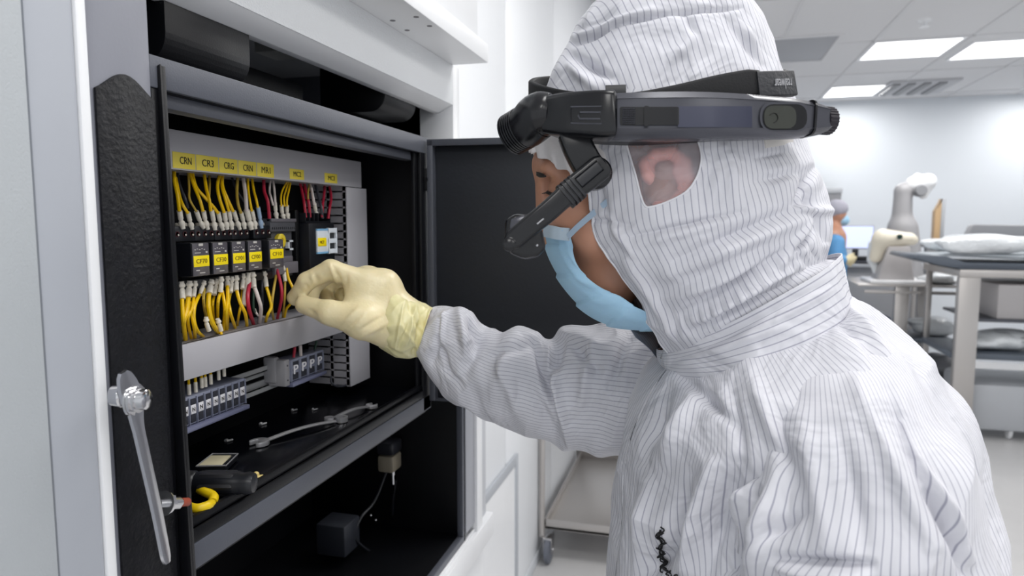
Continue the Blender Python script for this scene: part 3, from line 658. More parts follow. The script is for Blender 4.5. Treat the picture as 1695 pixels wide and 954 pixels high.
dn_w = [
 ('y', .0022, [(301, 490), (303, 530), (307, 568)], [(300, 466), (301, 480), (302, 495)], 'leftmost'),
 ('y', .0026, [(312, 490), (309, 515), (304, 535), (307, 560)], [(313, 465), (312, 478), (311, 492)], 'second from the left'),
 ('y', .0017, [(321, 490), (318, 510), (311, 530), (317, 563)], [(323, 465), (322, 478), (320, 492)], 'third from the left'),
 ('y', .0019, [(314, 500), (318, 525), (322, 545), (323, 562)], None, 'bending in front of the third wire'),
 ('y', .0019, [(332, 485), (323, 505), (321, 528), (327, 548), (338, 560)], [(338, 465), (335, 475), (332, 488)], 'curling right at its foot'),
 ('o', .0016, [(338, 478), (337, 500), (341, 526)], [(341, 525), (342, 536), (346, 548)], 'ending in a cream clip halfway down'),
 ('y', .0027, [(346, 482), (345, 505), (349, 528), (356, 543), (364, 555)], [(350, 463), (348, 474), (346, 486)], 'thickest, sweeping right'),
 ('y', .0017, [(355, 485), (352, 505), (354, 532)], [(359, 462), (357, 474), (355, 488)], 'behind the thickest sweeping wire'),
 ('y', .0019, [(366, 480), (361, 500), (360, 528)], [(366, 458), (366, 470), (365, 484)], 'left leg of the pair with a cream clip below'),
 ('y', .0018, [(366, 552), (365, 546)], [(360, 528), (363, 538), (366, 548)], 'short foot below the cream clip'),
 ('y', .0019, [(368, 482), (372, 510), (370, 545)], None, 'right leg of the pair with a cream clip below'),
 ('y', .0021, [(376, 470), (377, 495), (374, 520), (375, 544)], [(376, 457), (376, 466), (377, 474)], 'upright one in the middle of the row'),
 ('y', .0018, [(383, 480), (379, 496), (377, 520), (377, 543)], [(384, 458), (383, 470), (382, 484)], 'one joining the upright middle wire'),
 ('y', .0019, [(378, 500), (382, 520), (389, 542)], None, 'slanting right from the middle wire'),
 ('y', .0021, [(391, 478), (397, 500), (406, 520), (409, 543)], [(391, 456), (391, 468), (391, 481)], 'long S-shaped one left of the red wire'),
 ('y', .0016, [(401, 474), (400, 500), (396, 518), (393, 538)], [(403, 453), (402, 464), (401, 478)], 'thin one crossing behind the S-shaped wire'),
 ('r', .0024, [(413, 468), (410, 490), (412, 512), (420, 538)], [(411, 452), (407, 478), (404, 506)], 'left'),
 ('n', .0016, [(420, 475), (419, 500), (421, 515), (428, 524)], None, 'between the red and the white wire'),
 ('w', .0024, [(420, 472), (427, 492), (432, 512), (429, 539)], [(418, 451), (419, 462), (420, 476)], 'bowed'),
 ('w', .0013, [(422, 512), (427, 522), (438, 526)], None, 'thin one crossing behind the bowed white wire'),
 ('y', .0020, [(440, 472), (446, 492), (449, 508), (443, 522), (439, 536)], [(437, 449), (439, 460), (441, 475)], 'bowed one right of the white wire'),
 ('g', .0016, [(433, 452), (434, 480), (434, 505)], None, 'hanging left of the bowed yellow wire'),
 ('o', .0017, [(457, 455), (453, 480), (450, 508), (453, 530)], None, 'crossing left of the right red wire'),
 ('r', .0021, [(458, 446), (465, 472), (466, 495), (459, 528)], None, 'right'),
 ('o', .0014, [(472, 462), (471, 495), (468, 526)], [(468, 440), (470, 452), (472, 466)], 'tan straight one beside the fingertips'),
 ('y', .0018, [(474, 444), (478, 462), (485, 478), (487, 492), (481, 503), (474, 512), (471, 527)], None, 'pinched between the gloved finger and thumb'),
]
def wire(spec, up):
    c, r, pts, fer, desc = spec; n_ = len(pts)
    P = []
    for i, (u, v) in enumerate(pts):
        t_ = i/(n_-1)
        if up: x = -.118+.024*math.sin(min(1, t_*1.3)*math.pi*.5)+(.006 if 'behind' not in desc and 'hidden' not in desc else -.008)-.006
        else: x = -.098+.010*math.sin(t_*math.pi)-(.012 if t_ == 1 else 0)-(.010 if ('behind' in desc or 'joining' in desc or c in 'gn') else 0)
        if 'pinched' in desc: x = [-.098, -.094, -.086, -.082, -.090, -.10, -.108][i]
        P.append(PX(u, v, x))
    if 'foot below' in desc: P = P[::-1]
    if up: P[0] = P[0]+np.array([0, 0, .004])
    elif pts[-1][1] > 520 and 'clip halfway' not in desc and 'left leg' not in desc: P.append(P[-1]+np.array([0, 0, -.009]))
    where = 'above the relays' if up else 'below the relays'
    kind = cm[c][1]
    if 'one ' in desc or desc.startswith('one') or 'upright' in desc: lab = f'{kind} wire {where}, {desc}'
    else: lab = f'{kind} wire {where}, {desc}' if len(desc.split()) > 1 else f'{desc} {kind} wire {where}'
    o = obj('wire', G().tube(spline(P, 6), r, 8), cm[c][0], label=lab, cat='wire', group=f'wires {where}')
    if fer:
        m_ = M_ferb if 'pale blue' in desc else M_ferr
        Fp = []
        for i, (u, v) in enumerate(fer):
            x = (-.098+.002*(i == 0) if up else -.099+.003*(i == 2))
            if 'clip' in desc: x = -.09
            Fp.append(PX(u, v, x))
        Fs = spline(Fp, 5); nn = len(Fs)
        base = max(r*1.45, .0026)
        # sleeve: wider towards the screw end, with a ring
        tt = np.linspace(0, 1, nn) if up else np.linspace(1, 0, nn)
        rr = [base*(1.0 if q < .55 else (.72 if q < .66 else (1.25 if q < .88 else .9))) for q in tt]
        obj('sleeve', G().tube(Fs, rr, 10), m_, o)
    return o
for s_ in up_w: wire(s_, True)
for s_ in dn_w: wire(s_, False)

# terminal blocks and DIN rail below the lower trunking
XT = -.098
def term(ua, ub, v_top_l, v_bot_l, tagc, n_, nm, label, x=XT):
    xb = -.168 if tagc == 'N' else -.129
    a = PX(ua, v_top_l, x); b = PX(ua, v_bot_l, x); y0_ = a[1]; y1_ = PX(ub, v_top_l-40, x)[1]; z1_ = a[2]; z0_ = b[2]
    t = thing(nm, label, 'terminal block', ((-.13), (y0_+y1_)/2, z0_-.006))
    obj('body', G().box((xb, y0_, z0_), (x-.002, y1_, z1_), .001), M_term, t)
    g = G()
    pit = (y1_-y0_-.004)/n_
    for k in range(n_):
        yy = y0_+.002+k*pit
        g.box((x-.0022, yy+pit*.25, z0_+.002), (x-.0010, yy+pit*.85, z0_+.011), .0002); g.box((x-.0022, yy+pit*.3, z1_-.010), (x-.0010, yy+pit*.9, z1_-.003), .0002)
    obj('slot', g, M_termd, t)
    g = G()
    for k in range(n_+1): yy = y0_+.002+k*pit; g.box((x-.002, yy-.0004, z0_), (x, yy+.0006, z1_-.001), .0002)
    obj('divider', g, M_term, t)
    for k in range(n_):
        yy = y0_+.002+(k+.55)*pit; zz = (z0_+z1_)/2+.001
        q = obj('marker_tag', G().box((x-.0014, yy-pit*.33, zz-.0052), (x-.0006, yy+pit*.33, zz+.0052), .0002) if tagc == 'N' else G().box((x-.0016, yy-pit*.3, zz-.0012), (x-.0013, yy+pit*.3, zz)), M_tag if tagc == 'N' else M_termd, t)
        if tagc == 'N': text('N', 'lettering', (x-.0004, yy, zz), (0, 1, 0), (0, 0, 1), .0045, M_ink, q)
        else: text('P', 'lettering', (x-.0006, yy, zz), (0, 1, 0), (0, 0, 1), .0125, M_tag, q, width=pit*.5, depth=.0006)
    obj('clear_cover', G().box((max(xb, -.15), y0_, z0_-.007), (x+.003, y1_+.001, z0_-.0015), .0012), M_termb, t)
    return y0_, y1_, z0_, z1_
a_ = term(298, 408, 664, 712, 'N', 9, 'terminal_block', 'blue-grey terminal block with white N tags under the lower trunking')
g = G(); z0_, z1_ = 1.262, 1.297; yA, yB = a_[1]+.0012, PX(462, 620, -.128)[1]
zr0 = PX(440, 668, -.15)[2]; 
z1_ = PX(407, 616, -.126)[2]; z0_ = z1_-.035; ro = .027
g = G()
g.box((-.160+ro, yA, z0_+.007), (-.157+ro, yA+.018, z1_-.007)); g.box((-.160+ro, yA, z0_+.007), (-.157+ro, yB, z0_+.0145)); g.box((-.160+ro, yA, z1_-.0145), (-.157+ro, yB, z1_-.007))
g.box((-.160+ro, yA+.026, z0_+.0145), (-.157+ro, yA+.036, z1_-.0145)); g.box((-.160+ro, yB-.006, z0_+.0145), (-.157+ro, yB, z1_-.0145))
g.box((-.170, yA+.01, z0_+.012), (-.160+ro, yA+.02, z0_+.02)); g.box((-.157+ro, yA, z0_+.006), (-.151+ro, yB, z0_+.0075)).box((-.157+ro, yA, z1_-.0075), (-.151+ro, yB, z1_-.006)).box((-.1525+ro, yA, z0_), (-.151+ro, yB, z0_+.0075)).box((-.1525+ro, yA, z1_-.0075), (-.151+ro, yB, z1_))
obj('din_rail', g, M_din, label='slotted zinc mounting rail between the two terminal blocks', cat='rail')
ye = PX(480, 610, XT)[1]; yf = PX(472, 610, XT)[1]
t = thing('end_clamp', 'grey end clamp between the mounting rail and the terminal block with P marks', 'clamp', (-.13, ye-.006, PX(472, 642, XT)[2]))
zt_ = PX(470, 598, XT)[2]; zb2 = PX(470, 642, XT)[2]
obj('body', G().box((-.126, ye-.012, zb2), (XT, ye-.001, zt_), .001).box((-.131, ye-.015, zb2+.004), (-.112, ye-.003, zt_+.004), .003), M_clamp, t)
obj('screw', G().lathe((XT, ye-.006, zt_-.008), (1, 0, 0), [(0, .0014), (.0004, .0012)], 8).lathe((XT, ye-.006, zb2+.008), (1, 0, 0), [(0, .0014), (.0004, .0012)], 8), M_termd, t)
term(481, 536, 598, 634, 'P', 4, 'terminal_block', 'grey terminal block with white P marks beside the vertical trunking')
for k, (u, v) in enumerate([(313, 648), (324, 644), (334, 637), (340, 635), (349, 631), (362, 624), (371, 618)]):
    z_ = PX(u, v, -.105)
    o = obj('wire', G().tube([z_+[0, 0, .03], z_+[0, 0, .006]], .0015, 8), M_yel, label=['first', 'second', 'third', 'fourth', 'fifth', 'sixth', 'seventh'][k]+' from the left of the short yellow wires entering the block with N tags', cat='wire', group='short wires into the left terminal block')
    obj('sleeve', G().tube([z_+[0, 0, .008], z_+[0, 0, -.004]], .0021, 10), M_ferr, o)
obj('wire', G().tube([PX(488, 575, -.105), PX(486, 592, -.105)], .002, 8), M_red, label='short crimson wire entering the terminal block with P marks', cat='wire')
obj('wire', G().tube([PX(497, 572, -.105), PX(498, 594, -.105)], .0024, 8), M_whi, label='short off-white wire entering the terminal block with P marks', cat='wire')
obj('wire', G().tube([PX(524, 565, -.12), PX(519, 585, -.12)], .0018, 8), M_grn, label='short green wire above the terminal block with P marks', cat='wire')

# ------------------------------------------------------------------ tools on the shelf
SZ = 1.2158
def zs(u, v, h=0): return PZ(u, v, SZ+h)
def wrench(pa, pb, wa, wb, label):
    t = thing('combination_wrench', label, 'wrench', pa)
    d = pb-pa; L = np.linalg.norm(d); d /= L; sd = np.array([-d[1], d[0], 0]); up = np.array([0, 0, 1.])
    g = G(); n_ = 24
    def pr_(i, t_):
        w_ = np.interp(t_, [0, 1], [.0042, .0042]); h_ = .0020
        return [(h_*math.cos(q)*1.0, w_*math.sin(q)) for q in np.linspace(0, 2*math.pi, 10, endpoint=False)]
    g.sweep([pa+d*wa*.9+up*.004+d*(L-wa*1.2-wb)*k/8+up*.0035*math.sin(math.pi*k/8) for k in range(9)], pr_, up=(0, 0, 1)); obj('shank', g, M_tool, t)
    # open end: C outline
    oc = []
    for k in range(19): q = math.radians(40+280*k/18); oc.append(pa+(-d*math.cos(q)+sd*math.sin(q))*wa+d*wa*.1)
    inn = [pa+d*wa*.25-sd*wa*.48, pa+d*wa*.25+sd*wa*.48]
    pts_ = oc+[pa-d*wa*.62-sd*wa*.48, inn[0], inn[1], pa-d*wa*.62+sd*wa*.48]
    obj('open_jaw', G().prism([p+up*.001 for p in pts_], (0, 0, .0055), .0004), M_tool, t)
    g = G(); c = pb; k_ = 24; V = []; Fc = []
    for k in range(k_):
        q = 2*math.pi*k/k_; e = d*math.cos(q)+sd*math.sin(q); ri = wb*.6*(1-.08*(k % 2))
        for (rr, zz) in ((wb, .001), (wb, .008), (ri, .008), (ri, .001)): V.append(c+e*rr+up*zz)
    for k in range(k_):
        for j in range(4): Fc.append((k*4+j, k*4+(j+1) % 4, ((k+1) % k_)*4+(j+1) % 4, ((k+1) % k_)*4+j))
    obj('ring_end', g.add(V, Fc), M_tool, t)
wrench(zs(428, 738), zs(566, 699), .0125, .0085, 'chrome combination wrench lying alone in the middle of the black shelf')
wrench(zs(616, 676), zs(545, 700), .009, .007, 'dim steel wrench lying on the shelf behind the chrome one')
# screwdriver handle
a = zs(322, 800, .014); b = zs(412, 800, .014); d = (b-a)/np.linalg.norm(b-a)
t = thing('screwdriver', 'black-handled screwdriver lying at the near end of the shelf', 'screwdriver', a-[0, 0, .014])
obj('handle', G().lathe(a-d*.03, d, [(0, .008), (.006, .0125), (.03, .0130), (.032, .0115), (.036, .0125), (.075, .0125), (.080, .011), (.086, .012), (.092, .010), (.094, .004)], 12), M_rel, t)
obj('blade', G().cyl(a-d*.03, a-d*.10, .003), M_tool, t)
obj('grip_sleeve', G().lathe(a+d*.008, d, [(0, .0128), (.002, .0134), (.033, .0134), (.035, .0128)], 6), mat('soft black grip', '1d1e23', .5), t)
t = thing('small_frame', 'small metal tray with a cream pad lying behind the screwdriver', 'tray', zs(360, 775))
q = [zs(325, 778, .004), zs(352, 757, .004), zs(394, 757, .004), zs(374, 777, .004)]
obj('tray', G().prism([p-[0, 0, .003] for p in q], (0, 0, .006), .0005), M_rel, t)
ctr = sum(q)/4
obj('pad', G().prism([ctr+(p-ctr)*.78+[-.002, -.002, .002] for p in q], (0, 0, .0022), .0003), mat('cream pad', 'd8cfae', .6), t)
obj('rim', G().tube([q[2]+[0, 0, .004], q[3]+[0, 0, .004], q[0]+[0, 0, .004], q[1]+[0, 0, .004]], .0009, 6, closed=True), M_tool, t)
obj('screwdriver_shaft', G().cyl(zs(322, 813, .003), zs(384, 818, .003), .0018), M_tool, label='thin steel rod lying in front of the black screwdriver handle', cat='rod')
# yellow pliers grips
t = thing('pliers', 'pliers with yellow grips at the near end of the shelf', 'pliers', zs(338, 835))
obj('grip', G().tube(spline([zs(306, 800, .008), zs(322, 806, .010), zs(338, 814, .010), zs(353, 822, .008), zs(352, 832, .006)]), .0048, 10), mat('yellow grip', 'f2cf14', .35), t)
obj('grip', G().tube(spline([zs(306, 838, .008), zs(325, 842, .008), zs(342, 838, .008), zs(350, 834, .006)]), .0046, 10), MATS['yellow grip'], t)
obj('grip', G().tube(spline([zs(300, 792, .012), zs(318, 796, .013), zs(334, 806, .012)]), .0038, 10), MATS['yellow grip'], t)
obj('hinge', G().lathe(zs(300, 822), (0, 0, 1), [(0, .008), (.01, .008)]), M_tool, t)
obj('key_ring', G().tube(spline([zs(405, 803, .004), zs(412, 798, .006), zs(425, 791, .006), zs(436, 789, .004)]), .0022, 8).ball(zs(408, 801, .004), .004).ball(zs(424, 786, .006), .0035), mat('brass and cream clip', 'd8c27a', .4), label='small yellow and cream clip at the tip of the screwdriver handle', cat='clip')
for (u, v, r, nm) in ((375, 731, .0032, 'shiny screw on the shelf between the tray and the wrench'), (432, 703, .0032, 'shiny screw on the shelf straight above the wrench jaw'), (484, 680, .0024, 'tiny shiny screw below the grey end clamp'), (518, 679, .002, 'tiny shiny screw below the terminal block with P marks')):
    obj('screw', G().lathe(zs(u, v, 0.0), (0, 0, 1), [(0, r*.9), (.0012, r), (.003, r*.6)], 10).cyl(zs(u, v, .0016), zs(u, v, .0016)+np.array([.003, .008, 0]), r*.45), M_tool, label=nm, cat='screw')
# ------------------------------------------------------------------ background of the room
def DD(u, v, D): return PD(u, v, D)
def gy(u, v, y): return PY(u, v, y)
# steel trolley behind the arm
wl = PZ(908, 932, 0)
t = thing('steel_trolley', 'stainless steel trolley on grey casters standing against the white wall behind the person', 'trolley', (wl[0]+.3, wl[1]+.25, 0))
lx, ly = PY(897, 800, wl[1])[0], wl[1]
zsf = PY(905, 860, ly)[2]
fx0, fx1, fy0, fy1 = lx, lx+.62, ly, ly+.95
for (x, y) in ((fx0, fy0), (fx1, fy0), (fx0, fy1), (fx1, fy1)):
    obj('post', G().cyl((x, y, .12), (x, y, .88), .013), M_steel, t)
for z in (zsf, .84):
    g = G(); g.box((fx0+.012, fy0, z-.045), (fx1, fy1, z-.030), .002); g.box((fx0+.012, fy0, z-.045), (fx1, fy0+.01, z), .003).box((fx0+.012, fy1-.01, z-.045), (fx1, fy1, z+.02), .003).box((fx0+.012, fy0, z-.045), (fx0+.022, fy1, z), .003).box((fx1-.01, fy0, z-.045), (fx1, fy1, z), .003)
    obj('shelf', g, M_steel, t)
for (x, y) in ((fx0+.03, fy0), (fx1, fy0), (fx0, fy1), (fx1, fy1)):
    c = obj('caster', G().lathe((x-.012, y, .062), (1, 0, 0), [(0, .05), (.004, .06), (.022, .06), (.026, .05)], 28), M_rub, t)
    obj('fork', G().prism([(x-.018, y-.02, .05), (x-.018, y+.02, .05), (x-.018, y+.03, .12), (x-.018, y-.03, .12)], (.004, 0, 0), .001).prism([(x+.016, y-.02, .05), (x+.016, y+.02, .05), (x+.016, y+.03, .12), (x+.016, y-.03, .12)], (.004, 0, 0), .001).cyl((x-.02, y, .062), (x+.022, y, .062), .008).box((x-.018, y-.03, .115), (x+.02, y+.03, .125), .002), M_chrome, c)
c = np.array([fx0+.42, fy1-.3, zsf-.03])
obj('bowl', G().lathe(c, (0, 0, 1), [(0, .09), (.005, .11), (.04, .14), (.045, .14), (.04, .13), (.01, .10)], 28), mat('slate bowl', '8b909b', .4), label='slate grey bowl on the lower shelf of the steel trolley', cat='bowl')

# far person in blue gown, seen from the back left
Df = 6.5
def pf(u, v, D=Df): return PD(u, v, D)
far = thing('person', 'person in a blue gown, grey cap and mask standing at the monitor in the background', 'person', pf(1376, 0)*[1, 1, 0])
base = pf(1376, 366)[:2]; fx, fy = base; zf = lambda v: CAM[2]+(366-v)/1155*Df
cx_ = lambda u, v=400, D=Df: pf(u, v, D)
Zt = np.array([0, 0, 1.])
head = pf(1386, 352); prm = [('ell', head, (.078, .09, .105), .01), ('cap', head-[0.01, 0, .06], pf(1378, 385), .05, .055, .02), ('cap', pf(1399, 352), pf(1401, 356), .012, .010, .01),
  ('cap', pf(1376, 395), pf(1372, 470), .13, .12, .05), ('cap', pf(1372, 470), pf(1370, 530), .13, .14, .05)]
shR = pf(1384, 402, Df-.16); shL = pf(1376, 402, Df+.17)
el = pf(1386, 440, Df-.2); wr = pf(1399, 431, Df-.3); el2 = pf(1386, 440, Df+.2); wr2 = pf(1402, 428, Df+.1)
prm += [('cap', shR, el, .055, .045, .03), ('cap', el, wr, .042, .032, .02), ('cap', shL, el2, .055, .045, .03), ('cap', el2, wr2, .042, .032, .02)]
hipz = zf(525); hb = pf(1370, 525)
for s_ in (-1, 1):
    hp = hb+np.array(FW)*[1, 1, 0]*.09*s_; ft = np.array([hp[0], hp[1], .08]); prm += [('cap', hp, (hp[0]+.02, hp[1], .48), .09, .065, .03), ('cap', (hp[0]+.02, hp[1], .48), ft, .065, .045, .02), ('cap', ft-[.02, 0, .03], ft+[.14, 0, -.035], .04, .035, .02)]
    for k in range(4):
        w0 = wr if s_ < 0 else wr2; prm += [('cap', w0, w0+RT*(.05+.004*k)+Zt*(.02-.016*k), .02, .009, .01)]
lo = np.array([hb[0]-.4, hb[1]-.45]); hi = np.array([hb[0]+.45, hb[1]+.45])
V, Fc = sdf_mesh(prm, np.arange(lo[0], hi[0], .015), np.arange(lo[1], hi[1], .015), np.arange(0, 1.85, .015))
obj('body', None, M_skin, far, V=V, Fc=Fc, smooth=180)
gp = [('cap', pf(1374, 398), pf(1372, 430), .125, .15, .05), ('cap', pf(1372, 430), pf(1371, 478), .15, .155, .05), ('cap', pf(1371, 478), pf(1371, 560), .155, .19, .05),
      ('cap', shR, el, .075, .065, .04), ('cap', el, wr-RT*.03, .062, .048, .03), ('cap', shL, el2, .075, .065, .04), ('cap', el2, wr2-RT*.03, .062, .045, .03), ('cap', pf(1380, 377), pf(1376, 400), .062, .09, .04)]
for k in range(7):
    q = 2*math.pi*k/7; e = np.array([math.cos(q), math.sin(q), 0])*.13; gp.append(('cap', pf(1371, 460)+e*.6, pf(1371, 575)+e, .03, .045, .03))
V, Fc = sdf_mesh(gp, np.arange(lo[0], hi[0], .014), np.arange(lo[1], hi[1], .014), np.arange(.2, 1.85, .014))
obj('gown', None, M_gown, far, V=V, Fc=Fc, smooth=180)
V, Fc = sdf_mesh([('ell', head+[-.01, 0, .035], (.102, .112, .088), .01), ('sub', head+[.09, 0, -.07], (.09, .13, .07), .02), ('sub', head+[0, 0, -.09], (.2, .2, .06), .01)][:2]+[('ell', head+[-.05, 0, .02], (.07, .09, .075), .02)], np.arange(head[0]-.2, head[0]+.2, .008), np.arange(head[1]-.2, head[1]+.2, .008), np.arange(head[2]-.2, head[2]+.2, .008))
obj('hair_cap', None, mat('grey blue cap', 'a8a7b3', .8, bump=.6, bscale=60), far, V=V, Fc=Fc, smooth=180)
V, Fc = sdf_mesh([('ell', head+RT*.050-Zt*.072, (.062, .070, .055), .01)], np.arange(head[0]-.2, head[0]+.2, .008), np.arange(head[1]-.2, head[1]+.2, .008), np.arange(head[2]-.2, head[2]+.2, .008))
obj('face_mask', None, M_mask, far, V=V, Fc=Fc, smooth=180)
for w0, sg in ((wr, 1), (wr2, 1)):
    gl = [('cap', w0-RT*.02, w0+RT*.035, .036, .04, .02), ('cap', w0+RT*.03+Zt*.03, w0+RT*.06+Zt*.045, .013, .011, .01)]
    for k in range(4): gl += [('cap', w0+RT*.035+Zt*(.02-.018*k), w0+RT*(.085-.004*k*k)+Zt*(.012-.02*k), .014, .011, .006)]
    V, Fc = sdf_mesh(gl, np.arange(lo[0], hi[0]+.1, .007), np.arange(lo[1], hi[1], .007), np.arange(wr[2]-.15, wr2[2]+.15, .007))
    obj('glove', None, mat('cream far glove', 'dccfa8', .5), far, V=V, Fc=Fc, smooth=180)

# desk with monitor
dz = CAM[2]+(366-437)/1155*6.95
d0 = PD(1392, 440, 6.95); d1 = PD(1480, 440, 6.95)
t = thing('desk', 'grey desk carrying the lit monitor in the background', 'desk', (d0[0]+.3, d0[1]+.35, 0))
g = G().box((d0[0]-.5, d0[1], dz-.03), (d1[0]+.2, d0[1]+.7, dz), .004); obj('top', g, M_bin, t)
obj('front_panel', G().box((d0[0]-.45, d0[1]+.06, .06), (d1[0]+.15, d0[1]+.09, dz-.03), .003), mat('grey metal panel', '9c9da1', .4), t)
for x in (d0[0]-.47, d1[0]+.15):
    obj('leg', G().box((x, d0[1]+.05, 0), (x+.04, d0[1]+.65, dz-.03), .003), M_steel, t)
my = d0[1]+.3
a = gy(1389, 373, my); b = gy(1446, 413, my)
t = thing('monitor', 'flat monitor with a pale blue lit screen on the background desk', 'monitor', ((a[0]+b[0])/2, my, dz))
obj('casing', G().box((a[0], my, b[2]), (b[0], my+.03, a[2]), .006), mat('light monitor casing', 'b3b6c6', .4), t)
obj('screen', G().box((a[0]+.012, my-.002, b[2]+.014), (b[0]-.012, my, a[2]-.012)), M_screen, t)
obj('stand', G().box(((a[0]+b[0])/2-.03, my+.01, dz+.01), ((a[0]+b[0])/2+.03, my+.03, b[2]), .004).box(((a[0]+b[0])/2-.11, my-.06, dz), ((a[0]+b[0])/2+.11, my+.1, dz+.014), .005), M_rel, t)
k0 = gy(1410, 440, d0[1]+.12)
g = G().box((k0[0]-.05, d0[1]+.05, dz), (k0[0]+.35, d0[1]+.2, dz+.025), .006)
obj('keyboard', g, M_rel, label='black keyboard on the desk below the lit monitor', cat='keyboard')
g = G().box((k0[0]+.0, my-.075, dz+.0), (k0[0]+.16, my-.065, dz+.07), .015)
obj('card_reader', g, M_rel, label='small black device between keyboard and monitor', cat='device')
c = gy(1372, 335, 8.3)
t = thing('wall_box', 'grey metal box on the back wall behind the person in the blue gown', 'box', c)
a = gy(1352, 312, 8.3); b = gy(1389, 345, 8.3)
obj('box', G().box((a[0], 8.2, b[2]), (b[0], 8.4, a[2]), .01), M_mid, t)
obj('lid', G().box((a[0]-.01, 8.19, a[2]-.06), (b[0]+.01, 8.4, a[2]), .008), M_bin, t)

# left stainless bench with robot-like inspection unit
LY = 6.06
def ly_(u, v, dy_=0): return gy(u, v, LY+dy_)
tz = ly_(1480, 472)[2]
xa, xb = ly_(1420, 470)[0], ly_(1592, 470)[0]
t = thing('steel_bench', 'stainless bench in the middle distance with a shelf of clear bags', 'bench', ((xa+xb)/2, LY+.3, 0))
obj('top', G().box((xa, LY, tz-.015), (xb, LY+.78, tz), .004).box((xa+.05, LY-.002, tz-.07), (xb, LY+.02, tz-.045), .004), M_steel, t)
for (u, y) in ((1416, .70), (1493, .0), (1590, .70)):
    x = min(ly_(u, 500)[0], xb-.06); obj('leg', G().box((x-.05, LY+y, 0), (x+.05, LY+y+.05, tz-.015), .004), M_steel, t)
zs1 = ly_(1500, 562)[2]; zs2 = ly_(1500, 630)[2]
for z in (zs1, zs2): obj('shelf', G().box((xa, LY+.02, z-.03), (xb, LY+.62, z), .004), M_slate, t)
def lump(c, R, seed, n=7, step=None):
    r_ = random.Random(seed); c = np.array(c, float); R = np.array(R, float); P_ = [('ell', c, R*.8, .02)]
    for k in range(n):
        o = np.array([r_.uniform(-1, 1), r_.uniform(-1, 1), r_.uniform(-.6, .8)])*R*.55; P_.append(('ell', c+o, R*np.array([r_.uniform(.25, .6), r_.uniform(.3, .6), r_.uniform(.25, .55)]), R.min()*.25))
    st = step or max(R)/26
    V, Fc = sdf_mesh(P_, np.arange(c[0]-R[0]*1.4, c[0]+R[0]*1.4, st), np.arange(c[1]-R[1]*1.4, c[1]+R[1]*1.4, st), np.arange(c[2]-R[2]*1.6, c[2]+R[2]*1.6, st))
    V = np.array(V); fl = c[2]-R[2]*.75; V[:, 2] = np.maximum(V[:, 2], fl); return V, Fc
def bag(nm, c, R, seed, label, cat, m_=M_wrap, group=None, z0=None):
    V, Fc = lump(c, R, seed); V = np.array(V); V[:, 2] += (c[2]-R[2]*.75 if z0 is None else z0)+.001-V[:, 2].min()
    return obj(nm, None, m_, V=V, Fc=Fc, smooth=180, label=label, cat=cat, group=group)
q = ly_(1562, 460, .2); bag('clear_bag', (q[0], q[1], tz+.045), (.20, .16, .06), 3, 'crumpled clear bag lying on the steel bench beside the grey base column', 'bag')
q = ly_(1460, 540, .25); bag('clear_bag', (q[0]-.02, q[1]+.32, zs1+.075), (.12, .15, .10), 4, 'crumpled clear bag on the upper shelf of the steel bench, at its left', 'bag')
q = ly_(1545, 545, .25); bag('clear_bag', (q[0], q[1], zs1+.075), (.20, .15, .10), 5, 'crumpled clear bag on the upper shelf of the steel bench, right of its front leg', 'bag')
q = ly_(1560, 610, .25); bag('plastic_part', (q[0], q[1], zs2+.085), (.2, .18, .11), 6, 'dark grey moulded part on the lower shelf of the steel bench', 'plastic part', M_mid)
q = ly_(1458, 528, .1)
obj('bin', G().box((q[0]-.08, LY+.08, zs1), (q[0]+.07, LY+.4, zs1+.16), .01), M_navy, label='navy plastic bin on the shelf of the steel bench', cat='bin')
# grey base column and cream head on the bench
a = ly_(1455, 462, .15); b = ly_(1512, 410, .15)
t = thing('inspection_unit', 'cream coloured swivel head with one dark lens on a grey column, on the steel bench', 'machine', ((a[0]+b[0])/2, LY+.25, tz))
zt_ = ly_(1480, 408, .15)[2]
g = G().prism([(a[0]-.02, LY+.12, tz), (b[0]+.02, LY+.12, tz), (b[0]-.03, LY+.12, zt_), (a[0]+.05, LY+.12, zt_)], (0, .26, 0), .012); obj('column', g, mat('warm grey casting', 'bab6b6', .4), t)
obj('base_plate', G().box((a[0]-.08, LY+.06, tz), (b[0]+.12, LY+.45, tz+.03), .008), M_white, t)
hc = ly_(1482, 394, .2)
V, Fc = sdf_mesh([('cap', ly_(1462, 396, .2), ly_(1505, 396, .2), .085, .05, .02), ('cap', ly_(1458, 400, .2), ly_(1450, 425, .22), .06, .05, .03), ('cap', ly_(1505, 396, .2), ly_(1512, 398, .2), .045, .035, .02)], np.arange(hc[0]-.35, hc[0]+.35, .011), np.arange(hc[1]-.2, hc[1]+.2, .011), np.arange(hc[2]-.3, hc[2]+.2, .011))
hd = obj('head', None, M_beige, t, V=V, Fc=Fc, smooth=180)
lc = ly_(1489, 392, .127)
obj('lens', G().lathe(lc, (0, -1, 0), [(-.01, .02), (.012, .02), (.014, .014)]), mat('dark green lens', '14352f', .2), hd)
V, Fc = sdf_mesh([('cap', ly_(1448, 405, .3), ly_(1444, 430, .3), .05, .04, .03), ('cap', ly_(1444, 430, .3), ly_(1450, 448, .3), .035, .03, .02)], np.arange(hc[0]-.4, hc[0]+.2, .012), np.arange(hc[1]-.1, hc[1]+.3, .012), np.arange(hc[2]-.45, hc[2]+.1, .012))
obj('cable_loom', None, M_wrap, t, V=V, Fc=Fc, smooth=180)
